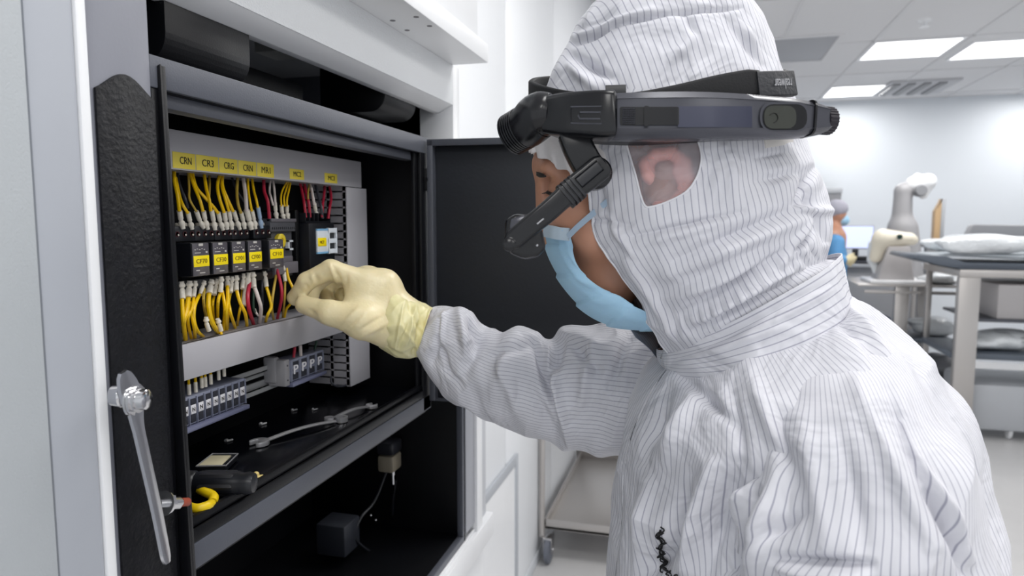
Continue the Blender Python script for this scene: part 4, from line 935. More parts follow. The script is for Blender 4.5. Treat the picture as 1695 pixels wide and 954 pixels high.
# robot arm like microscope
RY = .56
t = thing('robot_arm', 'grey and white jointed robot arm rising behind the cream swivel head', 'robot arm', ly_(1495, 462, RY)*[1, 1, 0]+[0, 0, tz])
p = lambda u, v: ly_(u, v, RY)
V, Fc = sdf_mesh([('cap', p(1496, 462), p(1494, 380), .15, .12, .05), ('cap', p(1492, 380), p(1495, 318), .085, .07, .04), ('cap', p(1495, 316), p(1512, 310), .06, .06, .03)], np.arange(p(1440, 400)[0], p(1560, 400)[0], .014), np.arange(LY+RY-.25, LY+RY+.25, .014), np.arange(tz, p(1500, 280)[2], .014))
obj('lower_arm', None, mat('mid grey casting', 'a3a2a5', .4), t, V=V, Fc=Fc, smooth=180)
V, Fc = sdf_mesh([('cap', p(1512, 306), p(1536, 300), .07, .065, .03), ('cap', p(1518, 302), p(1518, 290), .03, .02, .03), ('cap', p(1536, 304), p(1528, 322), .05, .04, .03)], np.arange(p(1480, 400)[0], p(1580, 400)[0], .012), np.arange(LY+RY-.2, LY+RY+.2, .012), np.arange(p(1500, 350)[2], p(1500, 270)[2], .012))
obj('forearm', None, M_white, t, V=V, Fc=Fc, smooth=180)
obj('wrist_joint', G().lathe(p(1520, 316)-np.array([0, .1, 0]), (0, 1, 0), [(0, .04), (.02, .05), (.1, .05)]), M_mid, t)
q0 = ly_(1545, 400, .67); q1 = ly_(1566, 330, .67)
t = thing('wooden_board', 'upright light wooden board edge on behind the wrapped trays', 'board', (q0[0], LY+.67, q0[2]))
obj('board', G().prism([(q0[0], LY+.67, ly_(1545, 398, .67)[2]), (q1[0]-.03, LY+.67, ly_(1545, 398, .67)[2]), (q1[0]-.03, LY+.67, q1[2]), (q0[0]+.05, LY+.67, q1[2]), (q0[0], LY+.67, q1[2]-.1)], (0, .08, 0), .004), M_wood, t)
obj('grey_edge', G().box((q1[0]-.03, LY+.67, ly_(1545, 398, .67)[2]), (q1[0], LY+.76, q1[2]+.005), .003), M_bin, t)
obj('foot', G().box((q0[0]-.25, LY+.67, ly_(1545, 400, .67)[2]-.05), (min(q1[0]+.05, xb), LY+.76, ly_(1545, 398, .67)[2]), .005).box((q0[0]-.05, LY+.68, tz), (q0[0]+.03, LY+.74, ly_(1545, 400, .67)[2]), .005), M_mid, t)

# right workbench, nearer, with wrapped trays on top
fp_ = PZ(1604, 735, 0); RYb = fp_[1]
def ry(u, v, dy_=0): return gy(u, v, RYb+dy_)
tz2 = ry(1605, 447)[2]; x0 = ry(1586, 500)[0]; x1 = ry(1622, 500)[0]
t = thing('steel_workbench', 'stainless workbench with a broad front leg at the right edge of the photo', 'workbench', (x0+.8, RYb+.4, 0))
obj('top', G().box((x0, RYb, tz2-.05), (x0+1.7, RYb+.8, tz2), .004), M_steel, t)
obj('leg', G().box((x0, RYb+.0, 0), (x1, RYb+.06, tz2-.05), .006), M_steel, t); obj('leg', G().box((x0+.02, RYb+.75, 0), (x0+.06, RYb+.79, tz2-.05), .006), M_steel, t); obj('leg', G().box((x0+1.58, RYb, 0), (x0+1.7, RYb+.06, tz2-.05), .006), M_steel, t)
zA = ry(1650, 590)[2]; zB = ry(1650, 530)[2]
obj('shelf', G().box((x0, RYb+.07, zA-.04), (x0+1.57, RYb+.73, zA), .005), M_slate, t)
obj('drawer_box', G().box((x1+.12, RYb+.05, zB), (x0+1.5, RYb+.7, ry(1650, 472)[2]), .01), mat('pale grey drawer', 'aeabac', .4), t)
obj('drawer_shelf', G().box((x1+.0, RYb+.03, zB-.02), (x0+1.55, RYb+.72, zB-.001), .004), mat('dark shelf edge', '4a4d55', .4), t)
obj('cabinet_box', G().box((ry(1612, 640)[0]+.02, RYb+.1, ry(1650, 722)[2]), (x0+1.5, RYb+.7, ry(1650, 642)[2]), .04), M_bin, t)
c = ry(1672, 750, .1)
obj('caster', G().lathe((c[0], RYb+.2, .06), (1, 0, 0), [(0, .045), (.004, .06), (.024, .06), (.028, .045)]), M_white, t)
# trays
def tray(ul, ur, vt_, vb_, dy_, dep, m_, nm, label, cat, thick=.4):
    a = ry(ul, vt_, dy_); b = ry(ur, vb_, dy_)
    g = G().prism([(a[0]+.12, RYb+dy_, b[2]), (b[0], RYb+dy_, b[2]), (b[0], RYb+dy_, a[2]), (a[0]+.25, RYb+dy_, a[2]), (a[0], RYb+dy_, a[2]-.03)], (0, dep, 0), .012)
    return obj(nm, g, m_, label=label, cat=cat)
zt2 = tz2
a = ry(1512, 432, .1)
tr = thing('component_tray', 'large slate blue tray with wrapped white parts lying across the workbench', 'tray', (x0+.5, RYb+.4, tz2))
g = G(); xs_, xe_ = ry(1508, 432, .1)[0], x0+1.5
pf_ = [(xs_, RYb+.05, tz2+.07), (xs_+.18, RYb+.05, tz2+.02), (xs_+.3, RYb+.05, tz2+.0), (xe_, RYb+.05, tz2+.0), (xe_, RYb+.05, tz2+.03), (xs_+.32, RYb+.05, tz2+.045), (xs_+.2, RYb+.05, tz2+.085), (xs_+.02, RYb+.05, tz2+.095)]
obj('base', G().prism(pf_, (0, .65, 0), .006), M_slate, tr)
obj('rim', G().prism([(xs_+.15, RYb+.1, tz2+.085), (xe_, RYb+.1, tz2+.03), (xe_, RYb+.1, tz2+.1), (xs_+.3, RYb+.1, tz2+.1)], (0, .55, 0), .012), mat('pale slate lid', 'b9c0c6', .35), tr)
q = ry(1620, 405, .3); bag('wrapped_part', (q[0], q[1]-.12, tz2+.15), (.36, .18, .085), 11, 'large white wrapped part on top of the slate tray, nearest', 'wrapped part', M_wrap, z0=tz2+.1)
q = ry(1690, 420, .2); bag('wrapped_part', (q[0]+.62, q[1], tz2+.13), (.26, .2, .10), 12, 'white wrapped part at the right end of the slate tray', 'wrapped part', M_wrap, z0=tz2+.1)
q = ry(1568, 392, .6); bag('wrapped_part', (q[0]+.0, q[1]-.03, tz2+.19), (.20, .08, .06), 13, 'small white wrapped part at the left back of the slate tray', 'wrapped part', M_wrap, z0=tz2+.1)
q = ry(1645, 393, .65)
obj('grey_cover', G().prism([(q[0]-.22, q[1], tz2+.10), (q[0]+.26, q[1], tz2+.10), (q[0]+.22, q[1], q[2]+.09), (q[0]-.14, q[1], q[2]+.095)], (0, .1, 0), .015), M_mid, label='mid grey rounded cover standing behind the white wrapped parts', cat='cover')
q = ry(1560, 440, .35); bag('clear_bag', (q[0]-.12, LY-.18, tz2-.04), (.20, .13, .05), 14, 'crumpled clear bag hanging between bench and workbench', 'bag') if False else None
q = ry(1655, 570, .3); bag('clear_bag', (q[0], q[1], zA+.07), (.25, .18, .09), 15, 'crumpled clear bag on the slate shelf of the workbench, right of its front leg', 'bag')
q = ry(1740, 575, .3); bag('moulded_part', (q[0], q[1], zA+.055), (.16, .18, .07), 16, 'grey moulded part on the slate shelf at its far right end', 'plastic part', M_mid)
# ------------------------------------------------------------------ the person in the striped suit
per = thing('person', 'person in white striped hooded suit, blue mask and cream gloves reaching into the cabinet', 'person', PD(1250, 700, .72)*[1, 1, 0])
HD = .70
FH = FW*np.array([1, 1, 0]); FH /= np.linalg.norm(FH)
def catm(vals, ts):
    n = len(vals); vals = np.array(vals, float); out = []
    for t in ts:
        x = min(max(t*(n-1), 0), n-1-1e-9); i = int(x); f_ = x-i
        p0 = vals[max(i-1, 0)]; p1 = vals[i]; p2 = vals[min(i+1, n-1)]; p3 = vals[min(i+2, n-1)]
        out.append(.5*((2*p1)+(-p0+p2)*f_+(2*p0-5*p1+4*p2-p3)*f_**2+(-p0+3*p1-3*p2+p3)*f_**3))
    return np.array(out)
def loft(rings, nt, nk, th0=None, near_drop=None, exps=1.0):
    """rings: (L point, R point, semi depth). returns P[nt,nk,3] and theta"""
    n = len(rings); ts = np.linspace(0, 1, nt)
    L = catm([r[0] for r in rings], ts); R = catm([r[1] for r in rings], ts); B = catm([r[2] for r in rings], ts)
    DR = catm([r[3] if len(r) > 3 else 0 for r in rings], ts); T0 = catm([0 if th0 is None else th0[i] for i in range(n)], ts)
    P = np.zeros((nt, nk, 3)); TH = np.zeros((nt, nk))
    for i in range(nt):
        c = (L[i]+R[i])/2; h = (R[i]-L[i])/2; e = FH-h*(FH@h)/(h@h+1e-12); e /= np.linalg.norm(e)
        th = np.linspace(T0[i], 2*math.pi-T0[i], nk); TH[i] = th
        cs, sn = np.cos(th), np.sin(th)
        cs = np.sign(cs)*np.abs(cs)**exps; sn = np.sign(sn)*np.abs(sn)**exps
        P[i] = c-h*cs[:, None]-(e*B[i]+np.array([0, 0, DR[i]]))*sn[:, None]
    return P, TH, B
def grid_normals(P, closed):
    if closed: du = np.roll(P, -1, 1)-np.roll(P, 1, 1)
    else: du = np.gradient(P, axis=1)
    dv = np.gradient(P, axis=0); N = np.cross(du, dv); l = np.linalg.norm(N, axis=2, keepdims=True)+1e-12; return N/l
def wnoise(P, s, seed):
    r = np.random.RandomState(seed); out = np.zeros(P.shape[:-1])
    for k in range(7):
        d = r.normal(size=3); d /= np.linalg.norm(d); f = s*r.uniform(.6, 1.7); ph = r.uniform(0, 6.28)
        out += np.sin(P@d*f+ph+1.7*np.sin(P@np.roll(d, 1)*f*.6+ph*2))/7
    return out
FA = 2.0
def sculpt(P, TH, folds, amp, seed, closed=True, scale=45, side='near', mask=None):
    N = grid_normals(P, closed); c = P.mean(1, keepdims=True)
    if ((P-c)*N).sum() < 0: N = -N
    disp = 1.5*amp*wnoise(P, scale, seed)+amp*.9*wnoise(P, scale*2.3, seed+1)+amp*.6*(1-2*np.abs(wnoise(P, scale*1.5, seed+5))*2.2)
    U, V = proj(P); near = np.sin(TH) > -.15
    for (u0, v0, u1, v1, w_, a_) in folds:
        ab = np.array([u1-u0, v1-v0]); L2 = ab@ab
        t = np.clip(((U-u0)*ab[0]+(V-v0)*ab[1])/L2, 0, 1); dd = np.hypot(U-u0-t*ab[0], V-v0-t*ab[1])
        fade = np.clip(1.15-abs(t-.5)*1.6, 0.15, 1)
        disp += near*FA*a_*np.exp(-(dd/w_)**2)*fade
    if mask is not None: disp = disp*mask
    return P+N*disp[..., None]
def mesh_from_grid(name, P, m_, parent, closed=True, ucirc=None, faces_mask=None, vscale=1.0, u_off=0., rotuv=False, label=None, thick=0., planar=None):
    nt, nk = P.shape[:2]; base = wloc(parent)
    V = (P-base).reshape(-1, 3); Fc = []; UV = []
    if ucirc is None: ucirc = np.mean([np.linalg.norm(np.diff(np.vstack([P[i], P[i][:1]]), axis=0), axis=1).sum() for i in range(nt//4, nt)])
    ucirc = round(ucirc/.0055)*.0055
    # arc-length parametrisation around the mean ring so that stripes stay evenly spaced
    ref = P[nt//2]; seg = np.linalg.norm(np.diff(np.vstack([ref, ref[:1]]) if closed else ref, axis=0), axis=1); cu = np.concatenate([[0], np.cumsum(seg)]); cu = cu/cu[-1]*ucirc
    vv = np.concatenate([[0], np.cumsum(np.linalg.norm(np.diff(P[:, nk//4], axis=0), axis=1))])
    for i in range(nt-1):
        for j in range(nk if closed else nk-1):
            j2 = (j+1) % nk
            if faces_mask is not None and not faces_mask[i, j]: continue
            Fc.append((i*nk+j, i*nk+j2, (i+1)*nk+j2, (i+1)*nk+j))
            a, b, c, d = (cu[j]+u_off, vv[i]), (cu[j+1]+u_off, vv[i]), (cu[j+1]+u_off, vv[i+1]), (cu[j]+u_off, vv[i+1])
            if planar is not None and i < planar[0]:
                a, b, c, d = [(float(P[q]@planar[1]), 0.) for q in ((i, j), (i, j2), (i+1, j2), (i+1, j))]
            if rotuv: a, b, c, d = [(q[1], q[0]) for q in (a, b, c, d)]
            UV += [a, b, c, d]
    used = sorted({i for f in Fc for i in f}); mp = {o: n_ for n_, o in enumerate(used)}
    me = bpy.data.meshes.new(name); me.from_pydata([tuple(V[i]) for i in used], [], [tuple(mp[i] for i in f) for f in Fc])
    uvl = me.uv_layers.new(name='UVMap'); uvl.data.foreach_set('uv', np.array(UV, np.float32).ravel())
    me.update(); me.polygons.foreach_set('use_smooth', [True]*len(me.polygons)); me.materials.append(m_)
    o = bpy.data.objects.new(name, me); S.collection.objects.link(o); o.parent = parent
    if thick:
        md = o.modifiers.new('thickness', 'SOLIDIFY'); md.thickness = thick; md.offset = -1
    if label: o['label'] = label
    return o
def R_(ul, vl, ur, vr, D, b, dr=0., Dr=None): return (PD(ul, vl, D), PD(ur, vr, D if Dr is None else Dr), b, dr)

# --- body (one continuous surface under the clothing) with the face
def pd(u, v, D=HD): return PD(u, v, D)
HM = [list(-RT*math.cos(.3)-UP*math.sin(.3)), list(FH), list(UP*math.cos(.3)-RT*math.sin(.3))]   # face forward / side / crown
bp = [('ell', pd(1078, 208), (.104, .080, .100), .01, HM), ('ell', pd(1120, 220), (.095, .080, .095), .03, HM),
 ('ell', pd(985, 330), (.058, .056, .080), .03, HM), ('cap', pd(1100, 370, HD-.045), pd(1012, 470, HD-.022), .022, .018, .03), ('cap', pd(1100, 370, HD+.045), pd(1012, 470, HD+.022), .022, .018, .03),
 ('cap', pd(994, 472, HD-.010), pd(994, 472, HD+.010), .019, .019, .02), ('cap', pd(968, 405, HD), pd(998, 455, HD), .034, .032, .03),
 ('cap', pd(955, 350, HD-.045), pd(985, 380, HD-.052), .022, .022, .03), ('cap', pd(955, 350, HD+.045), pd(985, 380, HD+.052), .022, .022, .03),
 ('cap', pd(912, 278, HD-.038), pd(908, 272, HD), .010, .011, .014), ('cap', pd(912, 278, HD+.038), pd(908, 272, HD), .010, .011, .014),
 ('sub', pd(905, 313, HD-.034), (.012, .016, .012), .008), ('sub', pd(905, 313, HD+.034), (.012, .016, .012), .008),
 ('cap', pd(913, 318), pd(908, 368), .007, .012, .012), ('cap', pd(915, 380, HD-.012), pd(915, 380, HD+.012), .009, .009, .008),
 ('ell', pd(929, 313, HD-.034), (.013, .013, .012), .004), ('ell', pd(929, 313, HD+.034), (.013, .013, .012), .004),
 ('cap', pd(934, 410, HD-.018), pd(934, 410, HD+.018), .008, .008, .008), ('cap', pd(942, 424, HD-.016), pd(942, 424, HD+.016), .009, .009, .008)]
# ears
for sg in (-1, 1):
    e = HD+sg*.081; ee = HD+sg*.094
    path = [(1085, 304), (1073, 290), (1069, 272), (1086, 256), (1112, 253), (1134, 269), (1141, 298), (1132, 325), (1113, 345), (1098, 352)]
    ear = [('cap', pd(*a, ee), pd(*b, ee+sg*.004), .0062, .0062, .003) for a, b in zip(path[:-1], path[1:])]
    ear += [('ell', pd(1106, 302, e-sg*.003), (.026, .007, .032), .006), ('cap', pd(1118, 285, ee), pd(1108, 325, ee), .0045, .005, .006), ('cap', pd(1092, 345, ee-sg*.002), pd(1102, 350, ee-sg*.002), .008, .007, .008),
           ('sub', pd(1098, 306, ee), (.011, .010, .014), .004)]
    c_ = pd(1098, 302, ee); Ve, Fe = sdf_mesh(ear, np.arange(c_[0]-.05, c_[0]+.05, .0022), np.arange(c_[1]-.05, c_[1]+.05, .0022), np.arange(c_[2]-.05, c_[2]+.05, .0022)); obj('ear', None, M_ear, per, V=Ve, Fc=Fe, smooth=180, label='pink ear')
    bp += [('ell', pd(1098, 302, e), (.02, .006, .026), .01)]
neck0 = pd(1150, 380, HD); neck1 = pd(1250, 560, HD+.01)
sR = PD(1130, 655, .86); sL = PD(1420, 760, .58); chest = PD(1280, 720, .71); pelv = np.array([chest[0]+.02, chest[1]+.0, .98])
elR = PD(930, 645, .93); wrR = PD(690, 547, .935)
elL = PD(1420, 1120, .53); wrL = PD(1150, 1330, .56)
bp += [('cap', neck0, neck1, .058, .062, .03), ('cap', neck1, sR, .055, .05, .05), ('cap', neck1+[0,0,-.03], sL, .045, .045, .03), ('cap', PD(1240, 760, .76), PD(1300, 1000, .76), .09, .09, .06), ('cap', PD(1310, 780, .68), PD(1330, 1000, .69), .08, .08, .06),
       ('cap', chest, pelv, .12, .13, .06), ('cap', sR, elR, .05, .040, .03), ('cap', elR, wrR, .040, .028, .02), ('cap', sL, elL, .052, .042, .03), ('cap', elL, wrL, .042, .028, .02)]
FHn = FH
legs = []
for sg in (-1, 1):
    hp = pelv+FHn*.09*sg-[0, 0, .05]; kn = np.array([hp[0]-.02, hp[1]+.0, .50]); an = np.array([hp[0]+.03, hp[1], .09]); legs.append((hp, kn, an))
    bp += [('cap', hp, kn, .085, .058, .04), ('cap', kn, an, .058, .038, .02), ('cap', an+[.03, .01, -.045], an-RT*[1, 1, 0]*.15-[0, 0, .05], .036, .030, .02)]
def hand(w0, mcp, tips, thumb, s=1.0):
    P_ = []
    for m_ in mcp: P_.append(('cap', w0, m_, .024*s, .0155*s, .016))
    for ch, r in tips:
        for k in range(len(ch)-1):
            r0 = r*(1-.08*k); P_.append(('cap', ch[k], ch[k+1], r0*s, r0*.92*s, .0035))
    for k in range(len(thumb[0])-1): P_.append(('cap', thumb[0][k], thumb[0][k+1], thumb[1][k]*s, thumb[1][k+1]*s, .008))
    return P_
def hR(s=1.0):
    w0 = PD(668, 535, .932)
    idx = [PD(604, 466, .915), PD(548, 446, .905), PD(508, 466, .905), PD(489, 493, .917)]
    mid = [PD(606, 460, .945), PD(548, 452, .950), PD(520, 474, .955), PD(514, 500, .945)]
    rin = [PD(612, 470, .970), PD(560, 462, .985), PD(538, 480, .985), PD(545, 503, .965)]
    lit = [PD(620, 485, .990), PD(578, 475, 1.005), PD(560, 490, 1.0), PD(570, 508, .98)]
    th = [PD(650, 546, .916), PD(598, 533, .885), PD(546, 518, .885), PD(504, 505, .898)]
    P_ = hand(w0, [idx[0], mid[0], rin[0], lit[0]], [(idx, .0140), (mid, .0125), (rin, .012), (lit, .0105)], (th, [.0235, .0210, .0150, .0120]), s)
    P_ += [('cap', PD(636, 474, .93), PD(625, 480, .95), .023*s, .024*s, .02), ('cap', PD(600, 500, .91), PD(646, 535, .922), .020*s, .028*s, .02), ('cap', PD(672, 526, .932), PD(684, 545, .935), .022*s, .022*s, .02),
           ('cap', PD(590, 470, .92), PD(600, 535, .905), .014*s, .018*s, .012)]
    return P_
def hL(s=1.0):
    w0 = wrL; d = (wrL-elL)/np.linalg.norm(wrL-elL); sd = np.cross(d, [0, 0, 1.]); sd /= np.linalg.norm(sd); dn_ = np.cross(d, sd)
    if dn_[2] > 0: dn_ = -dn_
    ch = []
    for k in range(4):
        o = sd*(.026-.0175*k); m0 = w0+d*.085+o; ch.append(([m0, m0+d*.035+dn_*.012, m0+d*.050+dn_*.033, m0+d*.048+dn_*.053], .0105))
    th = [w0+d*.02+sd*.02, w0+d*.05+sd*.045+dn_*.02, w0+d*.085+sd*.05+dn_*.035, w0+d*.108+sd*.04+dn_*.045]
    return hand(w0, [c[0][0] for c in ch], ch, (th, [.02, .015, .0125, .011]), s)
bp += hR(.74)+hL(.78)
xs = rng((-.13, .012), (-.10, .0045), (.10, .009), (.23, .0032), (.52, .009), (.85, .01))
ys_ = rng((.45, .009), (.60, .0036), (.90, .008), (1.05, .01))
zs_ = rng((0, .02), (1.05, .012), (1.33, .0045), (1.44, .0034), (1.70, .01), (1.74, .01))
V, Fc = sdf_mesh(bp, xs, ys_, zs_)
body = obj('body', None, M_skin, per, V=V, Fc=Fc, smooth=180, fix=False)
# lashes and brows as short dark hair
for sg in (-1, 1):
    b_ = G()
    b_.tube(spline([pd(891, 286, HD+sg*.010), pd(892, 289, HD+sg*.028), pd(903, 292, HD+sg*.046)], 6), list(.0006+.0020*np.sin(np.linspace(0.1, 3.0, 13))), 6)
    for k in range(14):
        t_ = k/13; a = pd(890+11*t_*t_, 286+6*t_, HD+sg*(.010+.036*t_)); b_.tube([a, a+UP*.0022-RT*.0022], [.0006, .0002], 4)
    obj('eyebrow', b_, M_hair, per)
    b_ = G(); b_.tube(spline([pd(910, 317, HD+sg*.022), pd(906, 319, HD+sg*.034), pd(915, 322, HD+sg*.046)], 6), [.0016]*13, 6)
    for k in range(8):
        t_ = k/7; a = pd(911-4*math.sin(t_*3.14), 318, HD+sg*(.024+.02*t_)); b_.tube([a, a-RT*.006+UP*-.0015], [.0006, .0002], 4)
    obj('eyelash', b_, M_hair, per)
V, Fc = sdf_mesh([('ell', pd(1135, 215), (.100, .0815, .097), .01, HM), ('cap', pd(1172, 310, HD-.045), pd(1180, 360, HD-.035), .03, .03, .02), ('cap', pd(1172, 310, HD+.045), pd(1180, 360, HD+.035), .03, .03, .02)],
   np.arange(.24, .56, .004), np.arange(.56, .88, .004), np.arange(1.42, 1.72, .004))
obj('hair', None, M_hair, per, V=V, Fc=Fc, smooth=180)

# bouffant cap under the hood, ruffled elastic edge on the brow
nt, nk = 60, 160; P = np.zeros((nt, nk, 3)); ax_ = pd(1010, 225)
for j in range(nk):
    q = 2*math.pi*j/nk
    side = math.cos(q)      # 1 = front (image left)
    sdn = math.sin(q)
    for i in range(nt):
        t = i/(nt-1)
        vtop = 130; ve = 243+40*(1-side)*.9 if side > 0 else 279+10*(-side)
        ve = 250+58*min(1, (1-side)*1.35) if side > .15 else 308-72*min(1, (.15-side)/.3)
        v = vtop+(ve-vtop)*t
        rad = math.sin(min(1, .35+t)*math.pi/2)
        rx = (132 if side > 0 else 150)*rad; u = 1010-rx*side
        dpt = HD-.092*sdn*rad
        ruff = (6*math.sin(q*26+2*math.sin(q*5))*t**6)
        pull = -4*max(0, t-.93)/.07
        P[i, j] = PD(u+(ruff+pull)*-side*.5, v+ruff*.5, dpt-.003*math.sin(q*26+1)*t**4*np.sign(sdn))
obj('x', G(), M_cap) if False else None
cap_o = mesh_from_grid('hair_cap', P, M_cap, per, thick=.0012)

# face mask
nt, nk = 70, 60; st = [((902, 370), (940, 379)), ((903, 396), (946, 402)), ((912, 432), (958, 440)), ((932, 472), (984, 468)), ((962, 510), (1016, 486)), ((1000, 536), (1046, 502)), ((1045, 546), (1080, 522)), ((1085, 548), (1110, 540))]
ts = np.linspace(0, 1, nt); Fp = catm([s_[0] for s_ in st], ts); Sp = catm([s_[1] for s_ in st], ts); P = np.zeros((nt, nk, 3))
for i in range(nt):
    zig = (ts[i]*5.5) % 1
    for j in range(nk):
        q = -math.pi/2+math.pi*j/(nk-1); c = 1-math.cos(q)**1.0
        f_ = Fp[i]+(Sp[i]-Fp[i])*c
        f_ = f_+np.array([-4, 2])*(1-c*.6)*(1-zig)+np.array([1.6*math.sin(j*.9+i*.2), 1.6*math.cos(i*.37+j*.5)])*c*.8
        P[i, j] = PD(f_[0], f_[1], HD+math.sin(q)*(.062+.0015*math.sin(i*.5)-.024*max(0, ts[i]-.72)/.28))
maskg = mesh_from_grid('face_mask', P, M_mask, per, closed=False, thick=.0012)
obj('nose_strip', G().sweep(spline([P[5, 0], P[5, 8], P[5, 15], P[5, 30], P[5, 45], P[5, 52], P[5, 59]], 6), [(.0058, .0020), (-.0058, .0020), (-.0058, -.0020), (.0058, -.0020)], up=UP), mat('pale mask edge', 'c4d6e4', .7), maskg)
obj('ear_loop', G().sweep(spline([pd(940, 392, HD-.064), pd(955, 377, HD-.070), pd(972, 362, HD-.075), pd(1010, 330, HD-.086)], 8), [(.0026, .0006), (-.0026, .0006), (-.0026, -.0006), (.0026, -.0006)], up=UP), M_maskw, maskg)

# --- hood
hr = [(1110, -14, 1150, -14, .70, .015, None), (1020, -6, 1212, 2, .70, .082, None), (964, 34, 1248, 38, .70, .098, None), (941, 80, 1268, 88, .70, .104, None), (918, 122, 1286, 132, .70, .107, None),
      (902, 160, 1302, 168, .70, .110, None), (892, 200, 1316, 205, .70, .111, None), (885, 232, 1322, 238, .70, .112, (950, 236)), (888, 270, 1332, 275, .70, .113, (962, 272)), (898, 320, 1348, 318, .70, .114, (968, 322)),
      (915, 375, 1359, 362, .70, .114, (976, 374)), (945, 425, 1360, 395, .70, .112, (1000, 425)), (985, 475, 1352, 418, .70, .106, (1026, 470)), (1022, 525, 1348, 432, .70, .10, (1047, 518)), (1066, 568, 1360, 436, .70, .098, (1075, 566)), (1094, 592, 1366, 440, .70, .096, (1098, 590))]
rings = []; th0 = []
for (ul, vl, ur, vr, D, b, e) in hr:
    rings.append(R_(ul, vl, ur, vr, D, b, -.021*max(0., (vl-425)/167.)))
    if e is None: th0.append(0)
    else: fr_ = (e[0]-ul)/(ur-ul); th0.append(math.acos(1-2*fr_)*.93)
NT, NK = 300, 380
Ph, TH, B = loft(rings, NT, NK, th0)
folds = [ # valleys (negative) and ridges (positive)
 (1120, 430, 1345, 330, 9, -.0035), (1100, 455, 1340, 360, 10, .0045), (1130, 520, 1330, 400, 9, -.005), (1090, 500, 1260, 440, 12, .004), (1140, 495, 1280, 440, 8, -.003), (1150, 545, 1300, 470, 8, -.004), (1160, 530, 1320, 440, 9, .005),
 (1040, 392, 1230, 350, 4, -.0025), (1060, 404, 1210, 365, 7, .002), (960, 360, 1045, 372, 5, -.002), (1000, 350, 1050, 420, 6, .003), (1015, 440, 1080, 560, 8, -.003), (1040, 430, 1120, 560, 9, .0035), (990, 300, 1010, 380, 7, -.0025),
 (1330, 290, 1368, 400, 6, -.004), (1345, 280, 1320, 340, 6, -.004), (1310, 345, 1372, 350, 6, .004), (1250, 300, 1340, 280, 8, -.0025), (1320, 410, 1350, 380, 6, -.004), (1290, 440, 1340, 370, 6, .004),
 (952, 74, 1020, 42, 4, -.004), (1015, 44, 1100, 24, 4, -.004), (1095, 25, 1225, 14, 3.5, -.003), (955, 62, 1080, 18, 5, .002), (950, 95, 1010, 130, 8, -.005), (945, 110, 985, 145, 8, .004), (1090, 120, 1150, 60, 10, .002), (1200, 30, 1270, 120, 8, -.0025), (1225, 40, 1262, 100, 6, .002), (1130, 20, 1160, 70, 7, -.002),
 (1180, 260, 1160, 330, 9, -.002), (1210, 250, 1215, 330, 10, .002), (1250, 262, 1310, 250, 3, -.001)]
r_ = random.Random(5)
for k in range(26):   # gathers where the hood is sewn on the collar band
    u = 1115+k*9.4; v = 578-(u-1107)*(578-430)/(1355-1107); folds.append((u, v-3, u-10+r_.uniform(-4, 4), v-26-r_.uniform(0, 14), 2.6, -.0008 if k % 2 else .0007))
mk = np.ones((NT, NK)); 
Ph = sculpt(Ph, TH, folds, .0022, 3, closed=True, scale=42)
# window for the ear
poly = np.array([(1032, 222), (1040, 250), (1052, 290), (1060, 322), (1068, 341), (1080, 342), (1105, 334), (1135, 318), (1152, 296), (1160, 272), (1160, 250), (1152, 222)], float)
poly = spline(poly, 6)
def inside(U, V, pg):
    c = np.zeros(U.shape, bool); n = len(pg)
    for i in range(n):
        (x1_, y1_), (x2_, y2_) = pg[i], pg[(i+1) % n]
        cond = ((y1_ > V) != (y2_ > V)) & (U < (x2_-x1_)*(V-y1_)/(y2_-y1_+1e-12)+x1_); c ^= cond
    return c
U, Vv = proj(Ph); near = np.sin(TH) > 0
Dm = np.full(U.shape, 1e9); CPu = np.zeros(U.shape); CPv = np.zeros(U.shape)
for i in range(len(poly)-1):
    a, b = poly[i], poly[i+1]; ab = b-a; t = np.clip(((U-a[0])*ab[0]+(Vv-a[1])*ab[1])/(ab@ab+1e-9), 0, 1); qx = a[0]+t*ab[0]; qy = a[1]+t*ab[1]; d = np.hypot(U-qx, Vv-qy)
    k = d < Dm; Dm[k] = d[k]; CPu[k] = qx[k]; CPv[k] = qy[k]
sn_ = near & (Dm < 1.3)
Dep = ((Ph-CAM)@FW)
Ph[sn_] = CAM+(FW+RT*((CPu[sn_]-CX)/F_PX)[:, None]-UP*((CPv[sn_]-CY)/F_PX)[:, None])*Dep[sn_][:, None]
U, Vv = proj(Ph)
Uc = (U[:-1]+U[1:]+np.roll(U, -1, 1)[:-1]+np.roll(U, -1, 1)[1:])/4; Vc = (Vv[:-1]+Vv[1:]+np.roll(Vv, -1, 1)[:-1]+np.roll(Vv, -1, 1)[1:])/4
win = inside(Uc, Vc, poly) & near[:-1]
# far side gets the mirrored window as well
opened = (np.abs(TH[:, 0]) > .02)[:-1]
fmask = ~win; fmask[opened, -1] = False
hood = mesh_from_grid('hood', Ph, M_fab, per, closed=True, faces_mask=fmask, thick=.0008, planar=(int(NT*5.4/15), RT*.96+UP*.28))
wm = mesh_from_grid('ear_window', Ph-FW*-.0005, M_haze, hood, closed=True, faces_mask=win & fmask.__invert__(), label='sheer mesh window over the ear')
def surf_at(pts, off=.0008, Pg=None, TH_=None):
    Pg = Ph if Pg is None else Pg; TH_ = TH if TH_ is None else TH_
    U_, V_ = proj(Pg); nr = np.sin(TH_) > -.05; out = []
    for (u, v) in pts:
        d = np.hypot(U_-u, V_-v)+(~nr)*1e6; i = np.unravel_index(np.argmin(d), d.shape); D_ = (Pg[i]-CAM)@FW; out.append(PD(u, v, D_-off))
    return out
obj('window_piping', G().tube(surf_at(poly[2:-2:1]), .0009, 6), mat('white piping', 'e9e9ee', .6), hood)
obj('face_hem', G().tube(list(Ph[int(NT*7.1/15):, 0])[::4], .0016, 8), MATS['white piping'], hood)
